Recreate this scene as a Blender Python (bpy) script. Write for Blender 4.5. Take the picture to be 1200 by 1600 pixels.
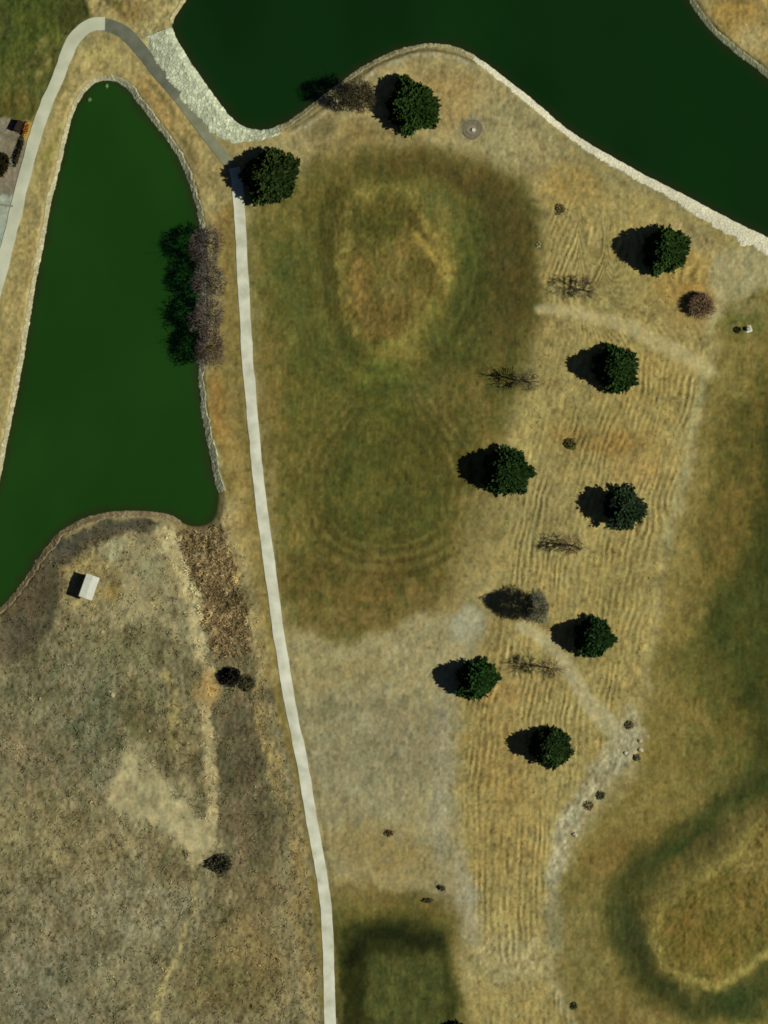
import bpy, math, random
import numpy as np

for o in list(bpy.data.objects):
    bpy.data.objects.remove(o)
random.seed(7)
RNG = np.random.default_rng(11)
S = 0.125                        # metres per photo pixel (photo 1200 x 1600)
def wx(px): return (px - 600.0) * S
def wy(py): return (800.0 - py) * S

# ------------------------------------------------------------------ camera, sky, sun, exposure
scene = bpy.context.scene
cam_data = bpy.data.cameras.new("camera")
cam = bpy.data.objects.new("camera", cam_data)
scene.collection.objects.link(cam)
scene.camera = cam
CAM_H = 1500.0
cam.location = (0, 0, CAM_H)
cam.rotation_euler = (0, 0, 0)
cam_data.sensor_fit = 'VERTICAL'
cam_data.angle = 2 * math.atan(100.0 / CAM_H)
cam_data.clip_start = 10.0
cam_data.clip_end = 40000.0

SUN_EL = math.radians(41)
SUN_AZ = math.radians(97.5)        # clockwise from +Y
world = bpy.data.worlds.new("World")
scene.world = world
world.use_nodes = True
nt = world.node_tree
nt.nodes.clear()
sky = nt.nodes.new('ShaderNodeTexSky')
sky.sky_type = 'NISHITA'
sky.sun_disc = False
sky.sun_elevation = SUN_EL
sky.sun_rotation = SUN_AZ
sky.air_density = 0.3
sky.dust_density = 0.25
sky.ozone_density = 2.0
bg = nt.nodes.new('ShaderNodeBackground')
bg.inputs['Strength'].default_value = 0.05
wo = nt.nodes.new('ShaderNodeOutputWorld')
nt.links.new(sky.outputs[0], bg.inputs['Color'])
nt.links.new(bg.outputs[0], wo.inputs['Surface'])

sun_data = bpy.data.lights.new("sun", 'SUN')
sun_data.energy = 4.8
sun_data.angle = math.radians(0.5)
sun_data.color = (1.0, 0.95, 0.86)
sun = bpy.data.objects.new("sun", sun_data)
scene.collection.objects.link(sun)
sun.location = (80, 0, 80)
from mathutils import Vector
sdir = Vector((math.sin(SUN_AZ) * math.cos(SUN_EL), math.cos(SUN_AZ) * math.cos(SUN_EL), math.sin(SUN_EL)))
sun.rotation_euler = sdir.to_track_quat('Z', 'Y').to_euler()

scene.view_settings.view_transform = 'Standard'
scene.view_settings.look = 'None'
scene.view_settings.gamma = 1.0
scene.view_settings.exposure = -0.09
scene.view_settings.use_curve_mapping = False
scene.render.engine = 'CYCLES'
scene.cycles.pixel_filter_type = 'BLACKMAN_HARRIS'
scene.cycles.filter_width = 1.7
scene.cycles.max_bounces = 4

# ------------------------------------------------------------------ helpers
def lin(c):
    """sRGB 0..255 -> linear albedo"""
    c = np.asarray(c, dtype=float) / 255.0
    l = np.where(c <= 0.04045, c / 12.92, ((c + 0.055) / 1.055) ** 2.4)
    return l
ALB = 1.12
def alb(c): return np.clip(lin(c) * ALB, 0, 0.9)

def hash2(ix, iy, seed):
    ix = ix.astype(np.int64); iy = iy.astype(np.int64)
    h = (ix * 374761393 + iy * 668265263 + seed * 1442695041) & 0xffffffff
    h = ((h ^ (h >> 13)) * 1274126177) & 0xffffffff
    h = h ^ (h >> 16)
    return (h & 0xffffff) / float(0xffffff)
def vnoise(x, y, seed=0):
    x = np.asarray(x, float); y = np.asarray(y, float)
    ix = np.floor(x); iy = np.floor(y)
    fx = x - ix; fy = y - iy
    fx = fx * fx * fx * (fx * (fx * 6 - 15) + 10); fy = fy * fy * fy * (fy * (fy * 6 - 15) + 10)
    a = hash2(ix, iy, seed); b = hash2(ix + 1, iy, seed)
    c = hash2(ix, iy + 1, seed); d = hash2(ix + 1, iy + 1, seed)
    return (a + (b - a) * fx) * (1 - fy) + (c + (d - c) * fx) * fy
def fbm(x, y, seed=0, octv=4, gain=0.5):
    """about -1..1"""
    t = 0; a = 1.0; n = 0
    ca, sa = math.cos(0.6), math.sin(0.6)
    for k in range(octv):
        t = t + a * (vnoise(x, y, seed + k * 17) * 2 - 1); n += a
        x, y = (x * ca - y * sa) * 2.03 + 7.1, (x * sa + y * ca) * 2.03 + 3.7
        a *= gain
    return t / n * 1.5
def smooth(a, b, x):
    t = np.clip((x - a) / (b - a), 0, 1)
    return t * t * (3 - 2 * t)

def catmull(pts, sub=4, closed=False):
    pts = [np.array(p, float) for p in pts]
    n = len(pts); out = []
    rng = range(n) if closed else range(n - 1)
    for i in rng:
        if closed:
            p0, p1, p2, p3 = pts[(i - 1) % n], pts[i], pts[(i + 1) % n], pts[(i + 2) % n]
        else:
            p1, p2 = pts[i], pts[i + 1]
            p0 = pts[i - 1] if i > 0 else 2 * p1 - p2
            p3 = pts[i + 2] if i + 2 < n else 2 * p2 - p1
        for k in range(sub):
            t = k / sub
            out.append(0.5 * ((2 * p1) + (-p0 + p2) * t + (2 * p0 - 5 * p1 + 4 * p2 - p3) * t * t + (-p0 + 3 * p1 - 3 * p2 + p3) * t ** 3))
    if not closed: out.append(pts[-1])
    return np.array(out)
def sdf_poly(X, Y, P):
    d = np.full(X.shape, 1e18); inside = np.zeros(X.shape, bool)
    n = len(P)
    for i in range(n):
        ax, ay = P[i]; bx, by = P[(i + 1) % n]
        ex, ey = bx - ax, by - ay
        L = ex * ex + ey * ey
        if L < 1e-9: continue
        t = np.clip(((X - ax) * ex + (Y - ay) * ey) / L, 0, 1)
        dx = X - ax - t * ex; dy = Y - ay - t * ey
        d = np.minimum(d, dx * dx + dy * dy)
        c = ((ay > Y) != (by > Y))
        if ey != 0:
            inside ^= c & (X < ax + ex * (Y - ay) / ey)
    d = np.sqrt(d)
    return np.where(inside, -d, d)
def dist_line(X, Y, P, W=None):
    """distance to polyline; with W (width at each point) also the local width"""
    d = np.full(X.shape, 1e18); w = np.zeros(X.shape)
    for i in range(len(P) - 1):
        ax, ay = P[i]; bx, by = P[i + 1]
        ex, ey = bx - ax, by - ay
        L = ex * ex + ey * ey
        if L < 1e-9: continue
        t = np.clip(((X - ax) * ex + (Y - ay) * ey) / L, 0, 1)
        dd = (X - ax - t * ex) ** 2 + (Y - ay - t * ey) ** 2
        m = dd < d
        d = np.where(m, dd, d)
        if W is not None: w = np.where(m, W[i] + (W[i + 1] - W[i]) * t, w)
    return (np.sqrt(d), w) if W is not None else np.sqrt(d)

# ------------------------------------------------------------------ outlines (photo pixels)
POND = [(167,124),(150,127),(135,139),(122,158),(112,180),(104,210),(97,240),(90,270),(80,310),(73,345),(68,375),(61,410),(53,450),(45,500),(38,545),(30,590),(20,640),(10,690),(0,742),(-14,800),(-34,870),(-60,960),(-40,985),(-8,958),
        (10,942),(40,903),(64,865),(80,846),(95,830),(130,811),(165,802),(200,799),(240,801),(267,806),(283,816),(300,822),(318,821),(333,812),(339,795),(341,770),(335,748),(329,715),(322,680),(315,637),(312,605),(311,580),(313,530),(315,480),(315,430),(314,390),(312,350),(303,308),(293,278),(283,252),(268,228),(254,208),(240,190),(226,172),(213,156),(200,139),(185,128)]
LAKE = [(300,-40),(292,-5),(274,22),(269,42),(277,62),(300,100),(333,147),(358,180),(377,196),(400,203),(417,203),(435,197),(450,190),(483,167),(510,146),(537,126),(560,109),(583,96),(617,80),(645,73),(670,69),(695,71),(717,76),(742,88),(768,106),(796,128),(822,148),(846,168),(878,196),(908,217),(940,236),(971,253),(1010,275),(1054,297),(1085,313),(1117,330),(1160,352),(1200,371),(1300,425),(1420,470),
        (1420,260),(1300,190),(1240,148),(1200,121),(1179,103),(1155,86),(1133,67),(1115,51),(1100,33),(1086,15),(1075,-8),(1062,-60),(1020,-200),(700,-260),(380,-200)]
POND_C = catmull(POND, 3, True); LAKE_C = catmull(LAKE, 3, True)
PATH_MAIN = [(366,262),(370,280),(372,300),(376,360),(379,425),(382.5,490),(386,550),(391,612),(396.5,675),(403,740),(410,800),(418,860),(425,912),(431,960),(438,1005),(447,1060),(453,1100),(463,1148),(473,1195),(482,1250),(492,1307),(500,1352),(505,1385),(510,1430),(512.5,1480),(514.5,1540),(516,1600),(519,1680)]
PATH_WEST = [(164,37),(148,37),(134,43),(123,53),(112,68),(99,98),(86,132),(72,165),(60,198),(49,235),(41,265),(34,293),(26,328),(16,368),(6,405),(-6,450),(-30,540)]
PATH_DARK = [(162,38),(178,42),(194,50),(208,63),(225,84),(243,108),(262,130),(280,151)]
PATH_GREY = [(280,151),(297,175),(315,200),(333,224),(350,246),(366,266)]
WATER_Z = -0.7

# ------------------------------------------------------------------ terrain
MOUND1 = catmull([(545,305),(595,290),(645,300),(682,340),(702,400),(698,450),(668,495),(632,530),(597,545),(562,527),(543,480),(532,420),(530,360)], 4, True)
MOUND2 = catmull([(1290,1225),(1215,1275),(1165,1305),(1120,1345),(1070,1385),(1028,1425),(1018,1465),(1035,1510),(1075,1537),(1120,1540),(1170,1512),(1230,1480),(1310,1420)], 4, True)
MOUND3 = catmull([(572,1495),(630,1480),(685,1488),(700,1530),(705,1640),(575,1650),(568,1560)], 4, True)
def base_height(px, py):
    """terrain height in metres without the fine relief; px,py photo pixels"""
    px = np.asarray(px, float); py = np.asarray(py, float)
    m = lambda r: None
    h = 0.35 * fbm(px / 260, py / 260, 5, 3)
    near = (px > -400) & (px < 1700) & (py > -500) & (py < 2000)
    def mound(P, H, w):
        d = np.full(px.shape, 1e3)
        b = (px > P[:, 0].min() - w * 2) & (px < P[:, 0].max() + w * 2) & (py > P[:, 1].min() - w * 2) & (py < P[:, 1].max() + w * 2)
        if b.any(): d[b] = sdf_poly(px[b], py[b], P)
        return H * (1 - smooth(-w * .35, w, d))
    h = h + mound(MOUND1, 1.5, 42) + mound(MOUND2, 1.7, 48) + mound(MOUND3, 1.3, 40)
    h = h + 0.5 * (1 - smooth(60, 140, np.hypot((px - 610), (py - 765))))
    dw = np.full(px.shape, 1e3)
    if near.any():
        dw[near] = np.minimum(sdf_poly(px[near], py[near], POND_C), sdf_poly(px[near], py[near], LAKE_C))
    dm = dw * S
    bank = WATER_Z + dm * 0.55
    k = smooth(1.0, 6.0, dm)
    h = h * k
    h = np.where(dm < 1.27, np.maximum(bank, -2.4), h + 0.0)
    return h, dw
def H(px, py):
    a, _ = base_height(np.array([px], float), np.array([py], float))
    return float(a[0])

# ------------------------------------------------------------------ mesh + property helpers
def tag(o, label=None, cat=None, group=None, kind=None):
    if label: o['label'] = label
    if cat: o['category'] = cat
    if group: o['group'] = group
    if kind: o['kind'] = kind
    return o
def link(name, me, mat, parent=None):
    o = bpy.data.objects.new(name, me)
    scene.collection.objects.link(o)
    if mat: me.materials.append(mat)
    if parent: o.parent = parent
    return o
def np_mesh(name, V, F, smooth_shade=True, col=None):
    """V (n,3), F (m,k) arrays, k = 3 or 4"""
    V = np.asarray(V, np.float32); F = np.asarray(F, np.int32)
    me = bpy.data.meshes.new(name)
    me.vertices.add(len(V)); me.vertices.foreach_set('co', V.ravel())
    m, k = F.shape
    me.loops.add(m * k); me.loops.foreach_set('vertex_index', F.ravel())
    me.polygons.add(m)
    me.polygons.foreach_set('loop_start', np.arange(0, m * k, k, dtype=np.int32))
    me.polygons.foreach_set('use_smooth', np.full(m, smooth_shade))
    me.update(calc_edges=True)
    if col is not None:
        a = me.color_attributes.new('tint', 'FLOAT_COLOR', 'POINT')
        c = np.ones((len(V), 4), np.float32); c[:, :3] = col
        a.data.foreach_set('color', c.ravel())
    return me
def empty(name, loc, rz=0):
    o = bpy.data.objects.new(name, None)
    o.empty_display_size = 0.5
    scene.collection.objects.link(o)
    o.location = loc; o.rotation_euler = (0, 0, rz)
    return o

# ------------------------------------------------------------------ materials
def new_mat(name):
    m = bpy.data.materials.new(name); m.use_nodes = True
    n = m.node_tree; b = n.nodes['Principled BSDF']
    b.inputs['Specular IOR Level'].default_value = 0.15
    b.inputs['Roughness'].default_value = 0.95
    return m, n, b
def noise_mat(name, c1, c2, scale=3.0, rough=0.9, bump=0.2, detail=6, spec=0.15, dist=0.05):
    m, n, b = new_mat(name)
    tc = n.nodes.new('ShaderNodeTexCoord'); no = n.nodes.new('ShaderNodeTexNoise')
    no.inputs['Scale'].default_value = scale; no.inputs['Detail'].default_value = detail
    cr = n.nodes.new('ShaderNodeValToRGB')
    cr.color_ramp.elements[0].position = 0.32; cr.color_ramp.elements[1].position = 0.68
    cr.color_ramp.elements[0].color = (*alb(c1), 1); cr.color_ramp.elements[1].color = (*alb(c2), 1)
    n.links.new(tc.outputs['Object'], no.inputs['Vector'])
    n.links.new(no.outputs['Fac'], cr.inputs['Fac']); n.links.new(cr.outputs['Color'], b.inputs['Base Color'])
    b.inputs['Roughness'].default_value = rough; b.inputs['Specular IOR Level'].default_value = spec
    if bump > 0:
        bp = n.nodes.new('ShaderNodeBump'); bp.inputs['Strength'].default_value = bump; bp.inputs['Distance'].default_value = dist
        n.links.new(no.outputs['Fac'], bp.inputs['Height']); n.links.new(bp.outputs['Normal'], b.inputs['Normal'])
    return m
def tint_mat(name, scale=6.0, amount=0.35, bump=0.3, dist=0.06, rough=1.0):
    """base colour from the mesh's own tint, broken up by fine noise"""
    m, n, b = new_mat(name)
    at = n.nodes.new('ShaderNodeAttribute'); at.attribute_name = 'tint'
    tc = n.nodes.new('ShaderNodeTexCoord')
    no = n.nodes.new('ShaderNodeTexNoise'); no.inputs['Scale'].default_value = scale; no.inputs['Detail'].default_value = 8
    no.inputs['Roughness'].default_value = 0.65
    mr = n.nodes.new('ShaderNodeMapRange')
    mr.inputs['From Min'].default_value = 0.3; mr.inputs['From Max'].default_value = 0.7
    mr.inputs['To Min'].default_value = 1 - amount; mr.inputs['To Max'].default_value = 1 + amount
    mx = n.nodes.new('ShaderNodeMix'); mx.data_type = 'RGBA'; mx.blend_type = 'MULTIPLY'; mx.inputs['Factor'].default_value = 1
    n.links.new(tc.outputs['Object'], no.inputs['Vector']); n.links.new(no.outputs['Fac'], mr.inputs['Value'])
    n.links.new(at.outputs['Color'], mx.inputs[6]); n.links.new(mr.outputs['Result'], mx.inputs[7])
    n.links.new(mx.outputs[2], b.inputs['Base Color'])
    b.inputs['Roughness'].default_value = rough; b.inputs['Specular IOR Level'].default_value = 0.05
    bp = n.nodes.new('ShaderNodeBump'); bp.inputs['Strength'].default_value = bump; bp.inputs['Distance'].default_value = dist
    n.links.new(no.outputs['Fac'], bp.inputs['Height']); n.links.new(bp.outputs['Normal'], b.inputs['Normal'])
    return m
M_GROUND = tint_mat('ground soil and grass', 1.6, 0.16, 0.35, 0.12)
M_GRASS = tint_mat('dry grass', 2.0, 0.15, 0.0)
M_ROCK = tint_mat('shore stone', 3.0, 0.22, 0.5, 0.06, 0.9)
M_LEAF = tint_mat('evergreen needles', 2.5, 0.35, 0.0, 0.02, 0.75)
M_BARK = noise_mat('bark', (62,52,42), (92,80,66), 8, 0.9, 0.3)
M_TWIG = noise_mat('bare twigs', (84,72,66), (112,98,88), 5, 0.9, 0.0)
M_TWIG_DARK = noise_mat('dark twigs', (42,38,32), (66,60,48), 5, 0.9, 0.0)
M_CONC = noise_mat('pale concrete', (168,172,148), (202,206,184), 0.35, 0.85, 0.15)
M_CONC_W = noise_mat('weathered concrete', (160,166,140), (184,188,162), 0.22, 0.85, 0.15)
M_ASPH = noise_mat('grey asphalt', (84,90,74), (102,106,88), 0.5, 0.9, 0.2)
M_ASPH_L = noise_mat('worn grey asphalt', (106,110,86), (126,130,104), 0.4, 0.9, 0.2)
M_WHITE = noise_mat('white painted metal', (184,188,170), (198,202,184), 1.5, 0.6, 0.05)
M_WALLP = noise_mat('painted block wall', (150,146,130), (170,166,150), 2.0, 0.8, 0.2)
M_DARK = noise_mat('dark metal', (40,42,40), (60,60,56), 3.0, 0.6, 0.05)
M_GRAVEL = noise_mat('grey gravel', (92,88,70), (120,114,92), 2.5, 0.95, 0.6)

def water_mat(name, c1, c2):
    m, n, b = new_mat(name)
    tc = n.nodes.new('ShaderNodeTexCoord'); no = n.nodes.new('ShaderNodeTexNoise')
    no.inputs['Scale'].default_value = 0.03; no.inputs['Detail'].default_value = 5
    cr = n.nodes.new('ShaderNodeValToRGB')
    cr.color_ramp.elements[0].position = 0.3; cr.color_ramp.elements[1].position = 0.7
    cr.color_ramp.elements[0].color = (*c1, 1); cr.color_ramp.elements[1].color = (*c2, 1)
    w = n.nodes.new('ShaderNodeTexNoise'); w.inputs['Scale'].default_value = 1.2; w.inputs['Detail'].default_value = 4
    bp = n.nodes.new('ShaderNodeBump'); bp.inputs['Strength'].default_value = 0.25; bp.inputs['Distance'].default_value = 0.03
    n.links.new(tc.outputs['Object'], no.inputs['Vector']); n.links.new(tc.outputs['Object'], w.inputs['Vector'])
    at = n.nodes.new('ShaderNodeAttribute'); at.attribute_name = 'tint'
    mx = n.nodes.new('ShaderNodeMix'); mx.data_type = 'RGBA'; mx.blend_type = 'MULTIPLY'; mx.inputs['Factor'].default_value = 1
    n.links.new(no.outputs['Fac'], cr.inputs['Fac']); n.links.new(at.outputs['Color'], mx.inputs[6]); n.links.new(cr.outputs['Color'], mx.inputs[7])
    n.links.new(mx.outputs[2], b.inputs['Base Color'])
    n.links.new(w.outputs['Fac'], bp.inputs['Height']); n.links.new(bp.outputs['Normal'], b.inputs['Normal'])
    b.inputs['Roughness'].default_value = 0.12; b.inputs['Specular IOR Level'].default_value = 0.5; b.inputs['IOR'].default_value = 1.33
    return m
M_POND = water_mat('green pond water', (.82, .9, .8), (1.12, 1.06, 1.12))
M_LAKE = water_mat('dark lake water', (.85, .9, .85), (1.12, 1.06, 1.12))

# ------------------------------------------------------------------ ground sheet
def axis(lo, hi, step, far):
    a = list(np.arange(lo, hi + step / 2, step))
    s = step; x = a[-1]; up = []
    while x < far:
        s *= 1.13; x += s; up.append(x)
    s = step; x = a[0]; dn = []
    while x > -far:
        s *= 1.13; x -= s; dn.append(x)
    return np.array(dn[::-1] + a + up)
STEP = 0.2
gx = axis(-78, 78, STEP, 9000); gy = axis(-103, 103, STEP, 9000)
NX, NY = len(gx), len(gy)
GX, GY = np.meshgrid(gx, gy)
X = GX.ravel(); Y = GY.ravel()
PX = X / S + 600; PY = 800 - Y / S
near = (PX > -200) & (PX < 1400) & (PY > -200) & (PY < 1800)

HB, DW = base_height(PX, PY)
# domain warp so that no patch has a ruled edge
W1 = fbm(PX / 34, PY / 34, 21, 4, .6); W2 = fbm(PX / 34, PY / 34, 87, 4, .6)
QX = PX + 9 * W1; QY = PY + 9 * W2
N_big = fbm(PX / 70, PY / 70, 31, 4)
N_mid = fbm(PX / 22, PY / 22, 41, 4)
N_fin = fbm(PX / 10.5, PY / 11.5, 51, 3, .6)
N_str = fbm(PX / 5, PY / 26, 61, 3)          # streaks up and down
N_px = fbm(PX / 4.6, PY / 5.2, 71, 2, .6)
N_blob = fbm(PX / 15, PY / 19, 75, 2, .5)
SPK = np.clip((vnoise(PX / 6.5, PY / 7.5, 93) - .70) / .3, 0, 1) * np.clip(.5 + N_mid, 0, 1.2)
SPL = np.clip((vnoise(PX / 6.0, PY / 8.0, 97) - .72) / .28, 0, 1) * np.clip(.5 - N_blob, 0, 1.2)

C = np.empty((len(PX), 3)); C[:] = lin((142,127,80))
ROUGH = np.full(len(PX), 0.35)               # strength of the mottling
ROW = np.zeros(len(PX))                      # strength of the stubble rows
def sub(P, pad):
    return np.nonzero((QX > P[:, 0].min() - pad) & (QX < P[:, 0].max() + pad) & (QY > P[:, 1].min() - pad) & (QY < P[:, 1].max() + pad))[0]
def put(i, a, col, rough, row, breakup):
    if breakup:
        nz = (N_mid[i] * .6 + N_fin[i] * .5)
        a = a * np.clip(1 + breakup * nz, 0, 1.3); a = np.clip(a, 0, 1)
    if col is not None:
        C[i] = C[i] * (1 - a[:, None]) + lin(col) * a[:, None]
    if rough is not None: ROUGH[i] = ROUGH[i] * (1 - a) + rough * a
    if row is not None: ROW[i] = ROW[i] * (1 - a) + row * a
def area(pts, col, feather=14, op=1.0, rough=None, row=None, breakup=0.0, sm=True):
    P = catmull(pts, 3, True) if sm else np.array(pts, float)
    i = sub(P, feather + 2)
    d = sdf_poly(QX[i], QY[i], P)
    a = op * (1 - smooth(-feather, feather, d))
    put(i, a, col, rough, row, breakup)
def oval(cx, cy, rx, ry, col, feather=0.4, op=1.0, ang=0, rough=None, row=None, breakup=0.0):
    R = max(rx, ry) * (1 + feather) + 4
    i = np.nonzero((abs(QX - cx) < R) & (abs(QY - cy) < R))[0]
    c, s = math.cos(math.radians(ang)), math.sin(math.radians(ang))
    x = QX[i] - cx; y = QY[i] - cy
    d = np.hypot((x * c + y * s) / rx, (-x * s + y * c) / ry)
    a = op * (1 - smooth(1 - feather, 1 + feather, d))
    put(i, a, col, rough, row, breakup)
def band(pts, w, col, feather=4, op=1.0, rough=None, row=None, breakup=0.0, warp=1.0, exact=False):
    P = catmull(pts, 3)
    ws = list(w) if hasattr(w, '__len__') else [w] * len(pts)
    Wd = np.interp(np.linspace(0, len(ws) - 1, len(P)), range(len(ws)), ws)
    i = sub(P, max(ws) + feather + 2)
    xx = PX[i] + (QX[i] - PX[i]) * warp; yy = PY[i] + (QY[i] - PY[i]) * warp
    d, ww = dist_line(xx, yy, P, Wd)
    a = op * (1 - smooth(-feather, feather, d - ww / 2))
    put(i, a, col, rough, row, breakup)

#--- north-west corner
area([(-300,-300),(120,-300),(140,-10),(128,30),(95,85),(60,160),(48,190),(-10,190),(-300,190)], (76,86,36), 9, 1, rough=.8)
oval(50, 30, 45, 70, (62,78,28), .6, .7, 20); oval(60,130,60,40,(92,90,44),.6,.7,-50); oval(20,165,40,22,(96,84,40),.5,.6)
band([(72,60),(56,90),(38,115)], 9, (118,112,60), 5, .8, breakup=.6); band([(84,72),(70,100),(58,122)], 9, (112,106,58), 5, .7, breakup=.7); oval(112,22,24,30,(56,58,26),.6,.8); band([(104,70),(84,110),(66,160)], 12, (62,70,28), 6, .7, breakup=.4); oval(8,40,14,40,(56,66,30),.6,.7)
area([(135,10),(160,-60),(300,-60),(275,20),(255,40),(235,60),(245,95),(200,55),(165,20)], (150,134,84), 6, 1, rough=.9)
oval(205,18,32,18,(112,84,46),.5,.6,10,breakup=1); oval(240,60,14,14,(160,150,98),.5,.8); oval(182,8,14,10,(104,96,50),.5,.7)
area([(170,62),(195,70),(235,120),(275,170),(330,240),(365,290),(372,340),(340,350),(318,345),(305,300),(285,250),(240,185),(205,135),(170,115),(130,130),(105,190),(90,250),(70,330),(60,400),(20,640),(-30,800),(-60,800),(0,520),(20,390),(55,260),(90,160),(125,90)], (148,130,80), 5, 1, rough=.6)
oval(160,85,30,16,(156,142,82),.5,.7); oval(250,165,16,50,(150,118,70),.5,.8,-38); oval(300,240,10,34,(132,108,68),.5,.8,-36,breakup=.8)
band([(232,130),(262,170),(292,222),(318,290)], 7, (96,88,52), 4, .6, breakup=.8)
oval(76,240,7,40,(118,112,56),.5,.8,16,breakup=1); oval(52,330,9,22,(112,104,66),.5,.6,16,breakup=1)
area([(-60,190),(36,188),(48,205),(36,262),(16,300),(4,318),(-60,330)], (122,112,88), 3, 1, rough=.35)
area([(-60,315),(10,312),(26,288),(30,300),(10,395),(-20,480),(-60,480)], (150,158,130), 3, 1, rough=.12)
oval(46,203,8,18,(156,128,62),.5,.9,10,breakup=.6)
#--- peninsula shore
area([(395,240),(440,205),(490,175),(545,130),(600,92),(680,78),(745,100),(800,145),(850,200),(900,240),(880,300),(760,240),(600,215),(500,235),(430,290),(395,300)], (146,130,84), 10, 1, rough=.5)
oval(690,150,60,44,(150,122,74),.6,.8); oval(560,210,60,20,(134,112,64),.6,.7); oval(505,195,26,16,(112,98,62),.5,.7,-20,breakup=.8)
oval(800,215,60,60,(146,136,90),.5,.7); oval(738,202,20,20,(108,102,78),.3,.5)
band([(452,204),(490,180),(545,135),(600,97),(660,80),(710,84),(745,99)], 4, (72,68,48), 3, .75, breakup=1.0, warp=.15)
band([(455,211),(493,187),(548,142),(602,103),(661,86),(709,90),(741,104)], 4, (158,150,112), 3, .7, breakup=.7, warp=.2)
#--- dry slope on the right with stubble rows
area([(850,270),(900,260),(990,300),(1080,340),(1170,380),(1200,400),(1240,420),(1200,450),(1140,460),(1118,520),(1095,640),(1050,780),(1025,920),(1003,1060),(985,1120),(900,1250),(862,1330),(852,1440),(870,1520),(860,1700),(745,1700),(742,1440),(728,1340),(716,1200),(722,1090),(765,1000),(770,830),(800,700),(830,560),(848,400)], (146,128,76), 10, 1, rough=.5)
area([(860,330),(960,340),(1100,420),(1115,470),(1098,600),(1060,740),(1030,880),(1008,1040),(980,1110),(905,1230),(858,1320),(848,1430),(800,1500),(748,1450),(735,1340),(722,1200),(735,1090),(765,1000),(785,830),(800,700),(830,600),(845,460)], None, 16, 1, row=1.0)
oval(1060,430,44,50,(154,122,66),.5,.8); oval(1090,470,30,34,(150,110,60),.6,.7); oval(890,290,50,30,(150,120,66),.6,.7,20,breakup=.5)
oval(1010,620,60,110,(152,128,70),.6,.5); oval(930,690,80,22,(134,100,54),.6,.7,8,breakup=.7); oval(1000,740,40,20,(158,128,76),.6,.7)
oval(820,700,26,120,(156,138,80),.6,.5,4); oval(780,1180,50,90,(140,110,62),.6,.5); oval(770,1080,60,20,(150,112,66),.6,.6); oval(760,1000,30,50,(134,112,66),.5,.6)
oval(800,1300,50,100,(146,120,68),.6,.5); oval(960,960,40,110,(146,128,72),.6,.5); oval(950,1170,20,50,(158,134,76),.6,.6,30)
oval(905,650,60,20,(120,110,58),.6,.4); oval(840,800,50,60,(128,118,74),.6,.5,breakup=.5); oval(960,430,60,40,(128,116,66),.6,.4); oval(930,260,60,16,(134,124,78),.6,.5,32)
#--- main fairway
area([(392,330),(440,300),(490,255),(560,232),(650,235),(740,250),(800,270),(838,330),(846,420),(838,490),(822,560),(806,640),(780,700),(742,770),(720,850),(700,920),(640,965),(560,1000),(480,985),(448,940),(432,860),(420,760),(408,660),(400,560),(394,450)], (100,92,44), 22, 1, rough=.42, row=0.0)
oval(420,400,26,90,(118,106,56),.6,.5); oval(430,660,22,130,(116,96,50),.6,.6,-6); oval(455,850,20,60,(104,94,46),.6,.6)
oval(470,440,60,95,(74,82,36),.6,.75,-10,breakup=.4); oval(500,340,60,50,(96,88,42),.6,.6); oval(560,262,60,20,(88,82,38),.6,.7,10,breakup=.6)
oval(660,262,80,26,(84,76,36),.6,.8,5,breakup=.4); oval(760,300,60,36,(94,76,40),.6,.8,25,breakup=.4); oval(600,240,110,20,(116,100,54),.6,.5)
oval(770,420,70,130,(78,72,36),.5,.85,0,breakup=.3); oval(745,450,34,120,(58,68,28),.6,.8,12,breakup=.4); oval(825,400,14,110,(76,74,34),.6,.6)
oval(730,370,30,60,(72,82,34),.6,.6); oval(710,540,60,40,(68,74,32),.6,.8,-30,breakup=.4); oval(780,560,50,60,(84,78,38),.6,.7,breakup=.4)
oval(520,560,70,50,(72,80,34),.6,.75,-20,breakup=.4); oval(600,620,70,60,(74,82,34),.6,.8,0,breakup=.3); oval(590,580,40,20,(96,102,42),.6,.7)
oval(500,640,50,70,(82,82,36),.6,.6,breakup=.5); oval(720,640,60,60,(94,82,42),.6,.6,breakup=.3); oval(470,740,40,60,(92,86,40),.6,.5)
oval(800,600,30,16,(62,68,32),.7,.5)
#   lower round green, faint mowing rings
oval(610,765,135,150,(84,76,36),.2,.75); oval(612,745,108,110,(76,74,32),.18,.8); oval(600,770,60,46,(84,78,34),.4,.6)
oval(610,800,90,44,(80,82,38),.4,.6); oval(600,640,36,30,(84,90,36),.6,.6); oval(560,700,40,90,(82,86,38),.6,.5,20)
RC = np.hypot((PX - 605) / 1.0, (PY - 745) / 1.12)
m_r = (1 - smooth(150, 190, RC)) * smooth(30, 60, RC)
C *= (1 + .045 * np.clip(1 + fbm(PX / 50, PY / 50, 77, 3), 0, 2) * m_r * np.sin(RC / 17.0 * 2 * math.pi + 2.0 * N_big))[:, None]
oval(560,905,110,34,(98,80,42),.5,.7,0,breakup=.4); oval(640,950,80,24,(122,102,58),.6,.7,-14,breakup=.5); oval(520,965,80,20,(122,102,60),.6,.7,breakup=.5)
oval(460,930,30,50,(94,86,42),.6,.6); oval(660,880,30,14,(74,68,34),.6,.6,-20); oval(740,840,34,70,(124,110,62),.6,.7,15)
oval(770,800,26,40,(120,108,62),.6,.6)
LIGHT, DARK = (112,102,54), (62,60,27)
def arc(pts, w, col, op): band(pts, w, col, 3.5, op * .66, breakup=.5, warp=.3)
G0 = [(560,640),(530,680),(508,725),(502,775),(520,820),(565,848),(625,852),(682,828),(708,780),(706,725),(682,680),(655,645),(640,610)]
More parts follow.
